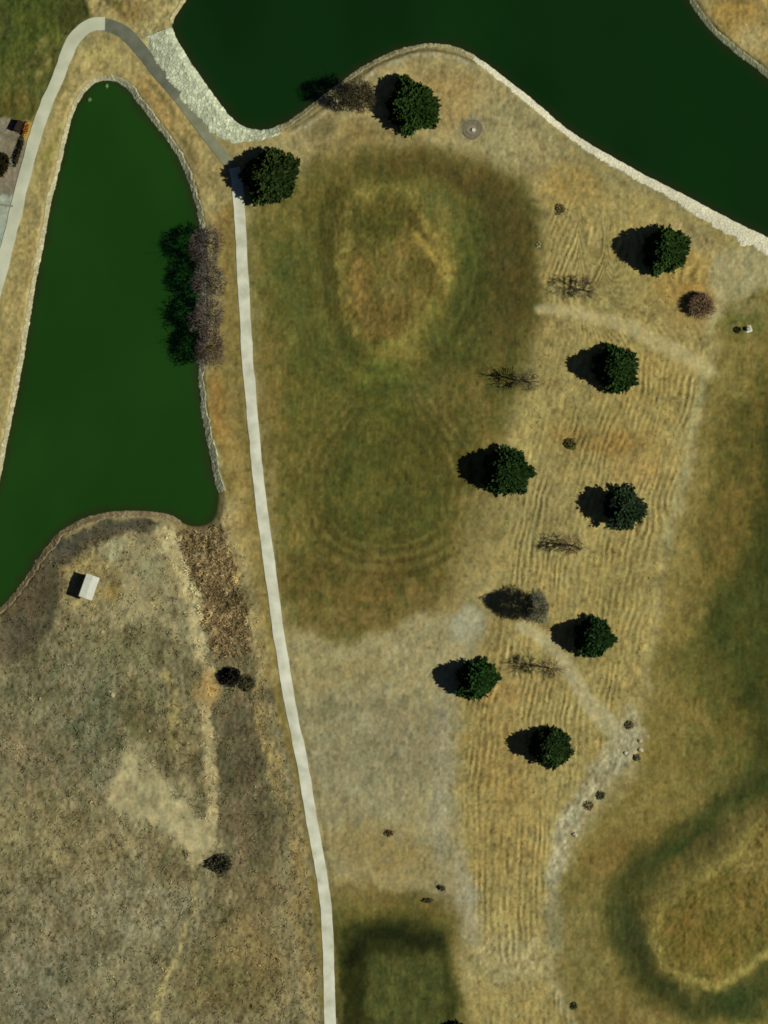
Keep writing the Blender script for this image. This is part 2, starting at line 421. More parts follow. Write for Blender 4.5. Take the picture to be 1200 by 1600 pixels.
def offset_curve(k, cx=606, cy=752): return [(cx + (a - cx) * k, cy + (b - cy) * (k if b > cy else 1 + (k - 1) * .5)) for a, b in G0]
arc(offset_curve(1.0), 5, LIGHT, .55); arc(offset_curve(.92), 9, DARK, .45); arc(offset_curve(1.09), 6, DARK, .42)
arc(offset_curve(1.18), 5, LIGHT, .5); arc(offset_curve(1.27), 6, DARK, .36); arc(offset_curve(1.36), 5, LIGHT, .45); arc(offset_curve(1.45), 6, DARK, .3)
arc(offset_curve(.74), 4, LIGHT, .28); arc(offset_curve(.66), 6, DARK, .25)
for yy_, cc_, oo_ in ((880,LIGHT,.45),(893,DARK,.4),(906,LIGHT,.5),(918,DARK,.35),(932,(128,108,60),.55),(944,DARK,.25),(956,(130,114,64),.5)):
    arc([(455,yy_-26),(500,yy_-8),(560,yy_+2),(620,yy_+3),(675,yy_-8),(715,yy_-34)], 5, cc_, oo_)
# contour bands round the upper mound
def ring_of(P, k, cx, cy): return [(cx + (a - cx) * k, cy + (b - cy) * k) for a, b in P[::4]] + [(cx + (P[0][0] - cx) * k, cy + (P[0][1] - cy) * k)]
arc(ring_of(MOUND1, 1.30, 615, 425), 10, (70,66,30), .4); arc(ring_of(MOUND1, 1.45, 615, 425), 6, (104,92,46), .4); arc(ring_of(MOUND1, 1.62, 615, 425), 10, (72,66,31), .35); arc(ring_of(MOUND1, 1.8, 615, 425), 5, (106,94,48), .35)
#   mound top
d1 = np.full(len(PX), 1e3); i1 = sub(MOUND1, 60); d1[i1] = sdf_poly(QX[i1], QY[i1], MOUND1)
a = 1 - smooth(-2, 14, d1); i = np.nonzero(a > 0)[0]; put(i, a[i] * .85, (108,98,46), .6, None, .6)
area([(552,325),(595,308),(635,318),(668,370),(682,420),(660,465),(628,505),(595,528),(570,512),(552,460),(548,390)], (104,88,44), 10, .95, rough=.7, breakup=.3)
oval(592,345,50,36,(76,74,32),.5,.9,0,breakup=.4); oval(600,400,40,40,(90,82,38),.6,.6,0,breakup=.5); oval(690,330,26,44,(92,88,44),.6,.7,-30,breakup=.6); oval(565,450,16,40,(130,98,50),.5,.6,breakup=.6); oval(600,500,36,30,(106,80,42),.5,.7,breakup=.6)
oval(652,430,22,28,(80,74,34),.7,.65,breakup=.8); oval(622,420,20,40,(122,106,54),.6,.6); band([(645,360),(672,395),(690,430)],10,(142,120,56),6,.6,breakup=.5)
band([(530,400),(540,460),(560,515)],12,(134,122,56),8,.6,breakup=.4); oval(610,550,40,12,(120,108,50),.6,.6); oval(560,370,8,30,(74,70,34),.5,.5)
#--- pale clay ground below the fairway
area([(446,1010),(500,1000),(560,1010),(640,970),(700,955),(745,948),(766,970),(752,1010),(724,1070),(716,1150),(718,1240),(728,1340),(742,1450),(700,1430),(640,1395),(560,1375),(520,1372),(500,1300),(486,1220),(465,1120)], (146,134,92), 12, .95, rough=.4, row=0.0)
oval(560,1180,90,100,(132,126,90),.6,.7,0,breakup=.3); oval(520,1110,60,10,(110,104,70),.7,.6,-6,breakup=1); oval(650,1120,70,14,(116,106,72),.7,.6,14,breakup=1)
oval(640,1160,60,60,(128,118,84),.6,.6,breakup=.5); oval(690,1230,16,160,(146,138,104),.5,.7); oval(730,1410,18,70,(148,140,106),.5,.8,-12)
oval(560,1320,60,40,(140,126,80),.6,.6,breakup=.5); oval(610,1340,90,40,(132,110,64),.6,.6,20,breakup=.8); oval(728,975,26,32,(152,148,112),.25,1,15,rough=.15)
oval(660,1000,50,24,(150,136,92),.6,.6); oval(480,1045,30,40,(150,136,88),.6,.6); oval(540,1050,60,26,(136,122,78),.6,.6,breakup=.6)
area([(742,285),(790,280),(826,330),(838,420),(828,490),(800,540),(770,520),(765,440),(760,360)], (72,64,32), 18, .75, breakup=.35)
area([(560,235),(660,232),(740,262),(750,300),(700,290),(640,268),(570,270)], (82,70,36), 14, .6, breakup=.4)
area([(430,860),(470,870),(560,900),(660,905),(700,880),(690,930),(640,960),(560,985),(480,975),(448,940)], (98,82,42), 14, .55, breakup=.45)
band([(541,400),(537,350),(552,312),(590,297)], 9, (124,110,54), 5, .75, breakup=.5); band([(536,410),(546,470),(562,515)], 11, (130,112,54), 5, .7, breakup=.5)
band([(655,335),(676,372),(692,410),(702,440)], 10, (128,110,54), 5, .75, breakup=.5); band([(575,540),(600,547),(628,532)], 8, (112,110,50), 5, .7, breakup=.5)
#--- lower pad
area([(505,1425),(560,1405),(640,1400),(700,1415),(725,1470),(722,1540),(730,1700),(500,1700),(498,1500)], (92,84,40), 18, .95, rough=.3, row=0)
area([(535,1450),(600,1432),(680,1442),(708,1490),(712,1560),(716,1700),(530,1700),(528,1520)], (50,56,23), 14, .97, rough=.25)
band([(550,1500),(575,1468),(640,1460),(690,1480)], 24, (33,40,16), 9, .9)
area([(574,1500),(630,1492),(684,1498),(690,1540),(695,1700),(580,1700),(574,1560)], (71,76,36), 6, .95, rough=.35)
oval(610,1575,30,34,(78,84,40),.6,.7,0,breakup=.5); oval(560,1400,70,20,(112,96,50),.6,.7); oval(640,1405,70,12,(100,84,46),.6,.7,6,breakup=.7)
#--- east fairway
area([(1200,440),(1160,455),(1128,500),(1112,600),(1078,740),(1046,880),(1022,1010),(1006,1110),(1000,1200),(940,1270),(900,1330),(872,1400),(868,1480),(890,1560),(920,1700),(1500,1700),(1500,440)], (118,104,54), 12, 1, rough=.4, row=0)
area([(1230,540),(1190,560),(1160,620),(1130,700),(1115,800),(1090,900),(1070,1000),(1080,1060),(1110,1130),(1150,1200),(1190,1240),(1230,1260),(1500,1260),(1500,540)], (92,82,38), 34, .9, rough=.35)
area([(1260,600),(1200,640),(1172,760),(1150,880),(1120,960),(1130,1060),(1170,1130),(1200,1200),(1300,1260),(1400,1200),(1400,600)], (54,61,25), 28, .9, rough=.25)
oval(1140,790,36,110,(100,84,41),.6,.75,12,breakup=.6); oval(1060,900,14,80,(136,118,64),.6,.6,8); oval(1080,950,30,26,(122,102,56),.6,.5); oval(1150,700,30,60,(84,80,38),.6,.7,14)
oval(1110,1050,40,60,(84,84,40),.6,.7,0,breakup=.4); oval(1160,980,60,70,(70,78,34),.6,.6); oval(1060,1130,40,70,(114,98,50),.6,.6); oval(1120,1180,50,60,(96,90,44),.6,.6,0,breakup=.4)
oval(1180,1210,26,50,(70,80,36),.6,.7); oval(1000,1290,70,50,(122,104,54),.6,.7,-35); oval(960,1340,60,30,(112,88,46),.6,.7,-40,breakup=.4)
oval(905,1500,40,90,(122,110,62),.6,.7,-6); oval(960,1590,80,40,(116,98,54),.6,.8); oval(1160,500,36,30,(96,94,46),.6,.8,0,breakup=.6); oval(1160,470,40,20,(118,110,66),.6,.5)
band([(1230,1205),(1170,1225),(1110,1275),(1050,1320),(995,1370),(970,1430),(985,1490),(1030,1545),(1090,1575),(1160,1555),(1240,1510)], [36,40,48,54,56,56,52,50,54,62,70], (62,66,31), 20, .92, rough=.3, breakup=.15)
band([(1190,1225),(1110,1285),(1045,1340)], 24, (50,66,26), 14, .7, breakup=.3); oval(990,1470,22,40,(62,72,36),.6,.8,-20); oval(1160,1570,50,30,(48,66,28),.6,.8)
oval(1110,1310,50,14,(76,70,40),.6,.6,-40); oval(1150,1275,34,16,(96,88,46),.6,.7,-38)
d2 = np.full(len(PX), 1e3); i2 = sub(MOUND2, 60); d2[i2] = sdf_poly(QX[i2], QY[i2], MOUND2)
a = 1 - smooth(-4, 9, d2); i = np.nonzero(a > 0)[0]; put(i, a[i] * .95, (134,120,60), .6, None, .2)
a = 1 - smooth(-17, -7, d2); i = np.nonzero(a > 0)[0]; put(i, a[i] * .92, (102,89,42), .8, None, .3)
oval(1180,1340,40,30,(136,114,62),.6,.6,-30,breakup=.7); oval(1080,1450,44,34,(102,80,38),.6,.6,-20,breakup=.7); oval(1120,1480,40,26,(108,90,40),.6,.6,0,breakup=.5); oval(1170,1400,30,30,(106,84,42),.6,.5)
#--- tracks and pale bands on the slope
band([(844,483),(880,485),(930,496),(985,512),(1040,542),(1085,565),(1110,580)], [16,20,20,22,26,26,20], (166,150,100), 6, .92, rough=.12, row=0, warp=.3)
band([(812,978),(840,992),(872,1022),(900,1065),(925,1105),(955,1135)], [14,20,22,24,26,32], (164,152,106), 5, .95, rough=.15, row=0, warp=.3)
area([(1115,405),(1160,385),(1210,408),(1230,430),(1180,455),(1140,470),(1122,520),(1108,520),(1118,460)], (152,142,98), 8, .85, rough=.3, row=0)
oval(1080,370,50,16,(148,130,86),.6,.7,28)
band([(1118,500),(1097,600),(1078,680),(1056,760),(1035,860),(1018,960),(1004,1060),(994,1110)], [6,6,6,5,5,5,4,4], (160,146,84), 3, .7, row=0, breakup=.6, warp=.25)
band([(1104,570),(1084,660),(1060,760),(1044,850)], 12, (146,140,94), 8, .55, row=0, breakup=.5, warp=.4)
band([(985,1115),(985,1150),(955,1190),(930,1225),(905,1262),(880,1305),(866,1360),(856,1420)], [20,44,50,44,34,30,22,16], (154,146,108), 9, .9, rough=.9, row=0, breakup=.6)
band([(845,1520),(868,1550),(890,1590),(920,1650)], 16, (156,142,96), 6, .7, rough=.3, breakup=.3); oval(800,1500,60,40,(148,136,92),.6,.8,0,rough=.7,breakup=.5); oval(870,1440,14,50,(122,120,84),.6,.6,0,breakup=.5)
area([(775,1545),(850,1535),(880,1570),(905,1650),(770,1660)], None, 8, 1, row=.9)
#--- strip between pond and cart path
area([(345,340),(376,330),(380,430),(386,560),(400,720),(412,830),(424,930),(440,1050),(470,1220),(505,1420),(512,1700),(470,1700),(455,1300),(420,1080),(395,960),(375,860),(352,780),(338,700),(326,620),(325,560),(345,480)], (124,106,58), 6, 1, rough=.5, row=0)
oval(345,640,12,60,(138,100,54),.6,.8,-8,breakup=.5); oval(372,740,12,70,(140,116,66),.6,.7,-8); oval(352,350,16,30,(128,96,54),.6,.6); oval(345,270,20,34,(146,128,80),.5,.8)
#--- rough field south-west
FIELD = [(-300,960),(0,960),(20,945),(50,905),(75,865),(105,838),(150,818),(210,812),(262,818),(285,830),(345,815),(350,775),(362,800),(385,880),(405,960),(420,1040),(440,1140),(462,1230),(478,1320),(490,1420),(500,1560),(505,1700),(-300,1700)]
area(FIELD, (116,106,70), 6, 1, rough=1.0, row=0)
for (cx_, cy_, rx_, ry_, c_, o_, an_) in [
    (110,1080,110,70,(104,100,68),.7,0),(60,1180,90,80,(110,98,66),.7,0),(150,1150,50,70,(96,96,66),.7,0),(60,1300,90,60,(122,110,68),.6,0),(150,1330,80,50,(128,112,72),.6,0),
    (200,1420,110,60,(120,112,78),.7,0),(60,1440,90,60,(116,106,72),.7,0),(80,1540,110,60,(106,102,74),.8,0),(190,1540,80,40,(122,110,72),.6,0),(390,1500,60,90,(116,94,52),.7,0),
    (330,1540,60,50,(102,90,52),.7,0),(400,1380,50,60,(112,94,60),.7,0),(378,1180,48,100,(84,76,52),.95,-8),(385,1090,36,40,(94,84,58),.8,0),(390,1290,44,70,(92,80,54),.85,-8),
    (215,1120,30,60,(96,90,54),.8,-10),(260,1350,34,40,(104,92,58),.7,0),(290,1150,30,60,(122,106,66),.6,0),(130,980,60,30,(120,108,70),.7,0),(200,1010,60,40,(112,106,66),.7,0)]:
    oval(cx_, cy_, rx_, ry_, c_, .6, o_, an_, breakup=.4)
area([(0,960),(30,925),(58,880),(85,848),(130,826),(190,816),(250,820),(255,838),(200,836),(150,850),(115,880),(98,920),(88,965),(60,1000),(20,1040),(-10,1020)], (76,66,48), 7, .95, rough=.5, breakup=.25)
oval(110,845,40,10,(62,64,52),.5,.7,-30); oval(200,822,60,8,(78,74,58),.5,.8,0)
area([(285,825),(345,815),(358,850),(372,900),(390,960),(392,1020),(345,1030),(322,1000),(305,940),(290,890),(270,850)], (112,90,58), 9, .95, rough=1.5, breakup=.4)
area([(165,850),(200,838),(262,830),(270,870),(285,920),(300,965),(270,985),(220,970),(180,975),(150,950),(170,920),(160,880)], (138,125,82), 10, .9, rough=.5, breakup=.25)
oval(178,855,18,16,(156,148,100),.5,.8); oval(232,885,16,20,(140,136,90),.5,.7); oval(140,915,44,42,(138,118,70),.4,.9,0,rough=1.0,breakup=.7); oval(175,915,12,30,(118,92,44),.5,.7,0,breakup=.8); oval(120,880,30,12,(138,116,66),.5,.8,-20,breakup=.6)
band([(262,830),(285,890),(300,945),(312,1000),(322,1060),(318,1130),(326,1190),(328,1260),(318,1310),(306,1340)], [26,26,22,20,20,20,18,22,34,28], (166,148,98), 5, .95, rough=.5, breakup=.55)
band([(305,1320),(304,1400),(280,1470),(255,1540),(235,1620)], [10,6,7,10,12], (152,136,82), 4, .7, breakup=.8); oval(322,1080,16,30,(150,112,60),.5,.7,0,breakup=1)
band([(262,1050),(275,1110),(270,1160)], 14, (140,124,70), 5, .7, breakup=1); oval(420,1160,12,110,(140,116,66),.6,.7,-12,breakup=.7); oval(470,1420,12,160,(138,112,62),.6,.7,-5,breakup=.6)
area([(214,1155),(240,1175),(262,1215),(292,1262),(322,1290),(330,1325),(305,1345),(282,1325),(245,1290),(200,1272),(168,1258),(178,1225),(190,1185)], (148,135,90), 8, .96, rough=.35, breakup=.2)
band([(366,790),(378,850),(392,920),(408,1000),(420,1060)], 26, (146,126,76), 9, .8, rough=.6, breakup=.4)
band([(352,800),(358,850),(366,900)], 8, (156,130,76), 4, .6, breakup=.7)
oval(5,1010,30,30,(96,84,62),.6,.6); oval(370,1060,30,24,(112,98,64),.6,.6)
i = np.nonzero((PX > 270) & (PX < 400) & (PY > 812) & (PY < 1040))[0]
rd = fbm((PX[i] + .55 * PY[i]) / 5.5, (PY[i] - .3 * PX[i]) / 13, 701, 2, .5)
rm = 1 - smooth(0, 22, sdf_poly(QX[i], QY[i], np.array([(292,832),(340,825),(352,860),(368,910),(384,965),(384,1010),(345,1020),(326,995),(312,940),(298,890)], float)))
C[i] *= (1 + .38 * rd * rm)[:, None]
#--- north-east corner
area([(1085,-60),(1110,20),(1140,60),(1180,92),(1240,135),(1400,230),(1500,200),(1500,-200),(1080,-200)], (142,120,70), 7, 1, rough=.6, row=0)
oval(1150,15,34,26,(146,112,58),.6,.8,20,breakup=.5); oval(1180,60,30,20,(156,140,92),.6,.6,35)
band([(1084,-10),(1108,26),(1142,62),(1180,92),(1215,118)], 4, (74,74,52), 3, .7, warp=.2)

#--- mottling, streaks, stubble rows
band([(a - 13, b) for a, b in PATH_MAIN[3:]], 6, (104,94,50), 4, .45, breakup=.9); band([(a + 13, b) for a, b in PATH_MAIN[3:]], 6, (100,94,52), 4, .4, breakup=.9)
FWm = 1 - smooth(.13, .20, C[:, 0])
tt = np.clip(.9 * fbm(PX / 17, PY / 30, 611, 4, .6) + .5 * fbm(PX / 6, PY / 11, 617, 2), -1, 1) * FWm
C[:, 0] *= 1 + .24 * tt; C[:, 1] *= 1 + .08 * tt; C[:, 2] *= 1 + .14 * tt
C[:, 1] -= .38 * FWm * np.maximum(0, C[:, 1] - C[:, 0])
ST2 = fbm(PX / 4.6, PY / 24, 621, 2, .6)
C *= (1 + (.11 + .09 * FWm) * ST2 * np.clip(.5 + N_blob, 0, 1.1))[:, None]
east = np.interp(PY, [300,430,520,640,780,920,1060,1120,1250,1330,1430,1520,1700], [1180,1125,1115,1090,1047,1022,1000,985,975,972,972,975,985])
T3d = np.hypot(PX - 1040, (PY - 350) * .9)
u = (PX - east)
bend = 1 - smooth(360, 560, PY)
u = u * (1 - bend) + (T3d * 1.0 - 60) * bend * smooth(900, 960, PX) + u * bend * (1 - smooth(900, 960, PX))
u = u + 7 * fbm(PX / 75, PY / 150, 301, 2) + 2.3 * fbm(PX / 22, PY / 34, 303, 2) + .5 * N_fin
ph = u / 9.6 * 2 * math.pi
rowmod = np.clip(.62 + .75 * fbm(PX / 40, PY / 60, 311, 3), .3, 1.2) * np.clip(.75 + .7 * fbm(PX / 9, PY / 30, 313, 2), .15, 1.3)
rowv = np.sin(ph)
RR = .46 + .56 * ROUGH
_P = catmull(FIELD, 3, True); i_f = sub(_P, 12); a_f = 1 - smooth(-8, 8, sdf_poly(QX[i_f], QY[i_f], _P))
FD = np.zeros(len(PX)); FD[i_f] = a_f
var = (RR * (1 - .22 * FD) * (.17 * N_mid + .25 * N_fin + .19 * N_px + .14 * N_blob - .50 * SPK + .38 * SPL) + FD * (.16 * fbm(PX / 26, PY / 30, 811, 3) + .10 * fbm(PX / 11, PY / 15, 813, 2)) + .07 * N_big + .12 * N_str * np.clip(ROUGH, 0, .6)
       + ROW * rowmod * .25 * rowv)
C *= np.clip(1 + var, .35, 1.9)[:, None]
# hue drift: drier (redder) and greener clumps
hue = fbm(PX / 16, PY / 16, 401, 4) * .06 + N_px * .03
C[:, 0] *= 1 + hue; C[:, 1] *= 1 - hue * .15; C[:, 2] *= 1 - hue * .7
# wet dark mud just at the waterline and under water
wet = 1 - smooth(-1, 5, DW)
C = C * (1 - wet[:, None] * .75) + lin((52,50,32)) * wet[:, None] * .75
C[:, 1] += .22 * np.maximum(0, C[:, 0] - C[:, 1]); C[:, 0] *= .965; C[:, 2] *= 1 + .14 * smooth(.08, .2, C[:, 0])
i = sub(catmull(FIELD, 3, True), 12); a = 1 - smooth(-8, 8, sdf_poly(QX[i], QY[i], catmull(FIELD, 3, True)))
C[i] *= 1 + a[:, None] * (np.array([.10, .115, .15])[None] + .13 * fbm(PX[i] / 48, PY[i] / 40, 711, 3)[:, None])
gl = C[i].mean(1)[:, None]; C[i] += a[:, None] * .12 * (gl * np.array([1.12, 1.05, .83])[None] - C[i])
C = np.clip(C * ALB, 0.004, 0.8)

pathd = np.full(len(PX), 1e3)
for P_, w_ in ((PATH_MAIN, 9), (PATH_WEST, 10), (PATH_DARK, 9), (PATH_GREY, 9)):
    Pc = catmull(P_, 2)
    i = np.nonzero(near & (PX > Pc[:, 0].min() - 40) & (PX < Pc[:, 0].max() + 40))[0]
    pathd[i] = np.minimum(pathd[i], dist_line(PX[i], PY[i], Pc) - w_)
calm = smooth(1, 10, pathd) * smooth(0, 14, DW)
R3 = fbm(PX / 5.5, PY / 5.5, 501, 3, .6); R4 = fbm(PX / 14, PY / 14, 511, 3)
micro = ROUGH * (.10 * R3 + .07 * R4) + ROW * rowmod * .055 * rowv + ROUGH * .05 * N_px
core = (PX > -40) & (PX < 1240) & (PY > -40) & (PY < 1640)
Z = HB + micro * calm * core
idx = np.arange(NX * NY).reshape(NY, NX)
F = np.stack([idx[:-1, :-1].ravel(), idx[:-1, 1:].ravel(), idx[1:, 1:].ravel(), idx[1:, :-1].ravel()], 1)
ground = link('ground', np_mesh('ground', np.stack([X, Y, Z], 1), F, True, C), M_GROUND)
tag(ground, kind='structure')

# colour lookup for scattered grass
ix_of = lambda px: np.clip(np.searchsorted(gx, wx(np.asarray(px))), 0, NX - 1)
iy_of = lambda py: np.clip(np.searchsorted(gy, wy(np.asarray(py))), 0, NY - 1)
def sample(arr, px, py): return arr[iy_of(py) * NX + ix_of(px)]

# ------------------------------------------------------------------ water sheets
def sheet(name, P, z, mat):
    me = bpy.data.meshes.new(name)
    v = [(wx(p[0]), wy(p[1]), z) for p in P][::-1]
    me.from_pydata(v, [], [list(range(len(v)))]); me.update()
    o = link(name, me, mat)
    if me.polygons[0].normal.z < 0: me.flip_normals()
    return tag(o, kind='structure')
def grow_ring(P, d):
    P = np.array(P, float); n = len(P); out = []
    A = np.sum(P[:, 0] * np.roll(P[:, 1], -1) - np.roll(P[:, 0], -1) * P[:, 1])
    sg = 1 if A > 0 else -1
    for i in range(n):
        t = P[(i + 1) % n] - P[i - 1]; t /= np.linalg.norm(t)
        out.append(P[i] + sg * d * np.array([t[1], -t[0]]))
    return out
def water(name, P, deep, shallow, mat, step=.8):
    P = catmull(P, 3, True)
    xs = np.arange(wx(P[:, 0].min()) - 2, wx(P[:, 0].max()) + 2, step); ys = np.arange(wy(P[:, 1].max()) - 2, wy(P[:, 1].min()) + 2, step)
    A, B = np.meshgrid(xs, ys); a = A.ravel(); b = B.ravel()
    px, py = a / S + 600, 800 - b / S
    d = sdf_poly(px, py, P)
    ok = (d < 14).reshape(A.shape)
    cell = ok[:-1, :-1] & ok[:-1, 1:] & ok[1:, 1:] & ok[1:, :-1]
    I = np.arange(A.size).reshape(A.shape)
    F = np.stack([I[:-1, :-1][cell], I[:-1, 1:][cell], I[1:, 1:][cell], I[1:, :-1][cell]], 1)
    used = np.zeros(A.size, int) - 1; u_ = np.unique(F); used[u_] = np.arange(len(u_)); F = used[F]
    t = (1 - smooth(0, 16, -d[u_] + 3 * fbm(px[u_] / 15, py[u_] / 15, 4, 2)))[:, None]
    drift = (fbm(px[u_] / 120, py[u_] / 200, 14, 3))[:, None]
    c = lin(deep)[None] * (1 + .12 * drift) * (1 - t) + lin(shallow)[None] * t
    o = link(name, np_mesh(name, np.stack([a[u_], b[u_], np.full(len(u_), WATER_Z)], 1), F, True, c * ALB), mat)
    return tag(o, kind='structure')
water('pond_water', POND, (25,58,16), (34,46,20), M_POND)
water('lake_water', LAKE, (13,41,12), (28,38,17), M_LAKE)

# ------------------------------------------------------------------ ribbons: cart paths and stone edging
def resample(P, step):
    P = np.asarray(P, float)
    seg = np.hypot(*(P[1:] - P[:-1]).T); s = np.concatenate([[0], np.cumsum(seg)])
    n = max(2, int(s[-1] / step)); t = np.linspace(0, s[-1], n)
    return np.stack([np.interp(t, s, P[:, k]) for k in range(2)], 1), t / s[-1]
def normals(Q):
    T = np.gradient(Q, axis=0); T /= np.linalg.norm(T, axis=1)[:, None]
    return np.stack([T[:, 1], -T[:, 0]], 1)
def path(name, pts, w, mat, up=0.07, ragged=0.5):
    Q, t = resample(catmull(pts, 8), 2.0); N = normals(Q)
    ww = np.interp(t, np.linspace(0, 1, len(w)), w) if hasattr(w, '__len__') else np.full(len(Q), w)
    k = 7; rows = []
    jl = ragged * fbm(Q[:, 1] / 30, Q[:, 0] / 30, 5, 4); jr = ragged * fbm(Q[:, 1] / 30, Q[:, 0] / 30, 15, 4)
    hb, _ = base_height(Q[:, 0], Q[:, 1])
    for j in range(k):
        f = -1 + 2 * j / (k - 1)
        off = f * ww / 2 + (jl if f < 0 else jr) * abs(f)
        p = Q + N * off[:, None]
        h, _ = base_height(p[:, 0], p[:, 1])
        rows.append(np.stack([wx(p[:, 0]), wy(p[:, 1]), np.maximum(h, hb - .05) + up + .015 * (1 - f * f)], 1))
    for j, sgn in ((0, -1), (k - 1, 1)):       # the slab's sides
        r = rows[j].copy(); r[:, 2] -= .25
        rows.insert(0, r) if sgn < 0 else rows.append(r)
    V = np.stack(rows, 1); n, kk = V.shape[:2]; V = V.reshape(-1, 3)
    I = np.arange(n * kk).reshape(n, kk)
    F = np.stack([I[:-1, :-1].ravel(), I[1:, :-1].ravel(), I[1:, 1:].ravel(), I[:-1, 1:].ravel()], 1)
    me = np_mesh(name, V, F, False)
    if sum(p.normal.z for p in list(me.polygons)[::3]) < 0: me.flip_normals()
    return tag(link(name, me, mat), kind='structure')
path('cart_path', PATH_MAIN, 17.5, M_CONC, .09, .9)
path('west_path', PATH_WEST, [20,20,19,19,19,20,21,22], M_CONC_W, .09, 1.2)
path('asphalt_path', PATH_DARK, [20,21,20,19,18], M_ASPH, .075, .8)
path('worn_path', PATH_GREY, [18,17,16,14], M_ASPH_L, .078, .8)

def voronoi(x, y, seed=0):
    ix = np.floor(x); iy = np.floor(y)
    f1 = np.full(x.shape, 9.0); f2 = np.full(x.shape, 9.0); cid = np.zeros(x.shape)
    for a in (-1, 0, 1):
        for b in (-1, 0, 1):
            jx = ix + a; jy = iy + b
            d = np.hypot(jx + hash2(jx, jy, seed) - x, jy + hash2(jx, jy, seed + 3) - y)
            m = d < f1
            f2 = np.where(m, f1, np.minimum(f2, d)); cid = np.where(m, hash2(jx, jy, seed + 9), cid); f1 = np.where(m, d, f1)
    return f1, f2, cid
def edging(pts, w, side, col, label, cell=0.75, bumpy=0.16, inset=3.0, seed=1, fleck=.22):
    """bank of stones laid along the waterline; side +1/-1 picks the landward side"""
    step = 1.3
    Q, t = resample(catmull(pts, 4), step); N = normals(Q) * -side
    ww = np.interp(t, np.linspace(0, 1, len(w)), w)
    ww = ww * (1 + .16 * fbm(Q[:, 0] / 18, Q[:, 1] / 18, seed, 3)) + 1.2 * fbm(Q[:, 0] / 5, Q[:, 1] / 5, seed + 4, 2)
    inn = inset + 1.5 * fbm(Q[:, 0] / 7, Q[:, 1] / 7, seed + 8, 3)
    k = max(5, int(max(w) / step) + 3); fr = np.linspace(0, 1, k)
    p = Q[:, None, :] + N[:, None, :] * (-inn[:, None] + (ww + inn)[:, None] * fr[None])[..., None]
    px, py = p[..., 0].ravel(), p[..., 1].ravel()
    h, dw = base_height(px, py)
    f1, f2, cid = voronoi(px * S / cell, py * S / cell, seed)
    e = np.clip((f2 - f1) * 3.6, .25, 1)
    edge = np.minimum(np.tile(smooth(0, .18, fr), len(Q)), np.tile(smooth(0, .18, 1 - fr), len(Q)))
    z = np.maximum(h, WATER_Z - .5) + .04 + (bumpy * (.35 + .65 * cid) * (.4 + .6 * e)) * (.35 + .65 * edge) - .12 * (1 - edge)
    c = lin(col)[None] * (1 + fleck * (cid - .5) * 2)[:, None] * (.72 + .28 * e)[:, None] * (1 + .12 * fbm(px / 25, py / 25, seed, 3))[:, None]
    V = np.stack([wx(px), wy(py), z], 1)
    I = np.arange(len(Q) * k).reshape(len(Q), k)
    F = np.stack([I[:-1, :-1].ravel(), I[1:, :-1].ravel(), I[1:, 1:].ravel(), I[:-1, 1:].ravel()], 1)
    me = np_mesh('stone_edging', V, F, False, np.clip(c * ALB, 0, .8))
    if sum(q.normal.z for q in list(me.polygons)[::5]) < 0: me.flip_normals()
    return tag(link('stone_edging', me, M_ROCK), label, 'stone edging', 'stone edgings along the water')
def seg_of(poly, a, b):
    """points of a named outline from the one nearest a to the one nearest b, in list order"""
    P = np.array(poly, float)
    i = int(np.argmin(np.hypot(*(P - a).T))); j = int(np.argmin(np.hypot(*(P - b).T)))
    return [tuple(P[k % len(P)]) for k in range(i, j + 1 if j >= i else j + 1 + len(P))]
# POND runs anticlockwise on screen from the top; LAKE runs with the land on its south side
edging(seg_of(POND, (167,124), (-34,870)), [7,6,7,8,7,8,7,8,8,8], 1, (160,156,122), 'thin pale stone edging down the long west shore of the green pond', seed=3)
edging(seg_of(POND, (213,156), (167,124)), [11,8,7], 1, (158,160,130), 'short curved stone edging round the narrow north tip of the green pond', seed=5)
edging(seg_of(POND, (341,770), (213,156)), [12,11,11,9,8,7,7,7,8,9,8,8,8,8,10], 1, (156,158,126), 'thin pale stone edging of the green pond, passing under the bare trees', seed=7)
edging(seg_of(POND, (-8,958), (283,816)), [7,8,9,10,10,11,10,10,8], 1, (132,120,88), 'brownish curved stone edging on the south shore of the green pond near the hut', seed=9)
edging([(292,-5),(274,22),(268,36)], [5,5,6], 1, (158,150,112), 'very short stone edging at the lake corner above the broad riprap', seed=11)
edging(seg_of(LAKE, (269,42), (435,197)), [50,50,50,49,48,47,46,46,44,36,22,14,11], 1, (174,182,152), 'broad grey riprap bank between the asphalt path and the dark lake', seed=13, cell=.7, bumpy=.2, fleck=.25)
edging(seg_of(LAKE, (435,197), (742,88)), [9,7,6,5,5,5,6,6,5,5,5,7], 1, (150,144,106), 'narrow stone edging round the lake peninsula behind the two northern trees', seed=15)
edging(seg_of(LAKE, (742,88), (1300,425)), [7,9,10,10,11,14,15,16,20,24,26,26,27,28], 1, (200,198,168), 'wide bright limestone edging along the lake shore at right', seed=17, cell=.62, bumpy=.10, fleck=.07)
edging(seg_of(LAKE, (1300,190), (1062,-60)), [8,8,8,8,8,8], 1, (142,148,112), 'thin stone edging of the far lake shore in the upper right corner', seed=19)

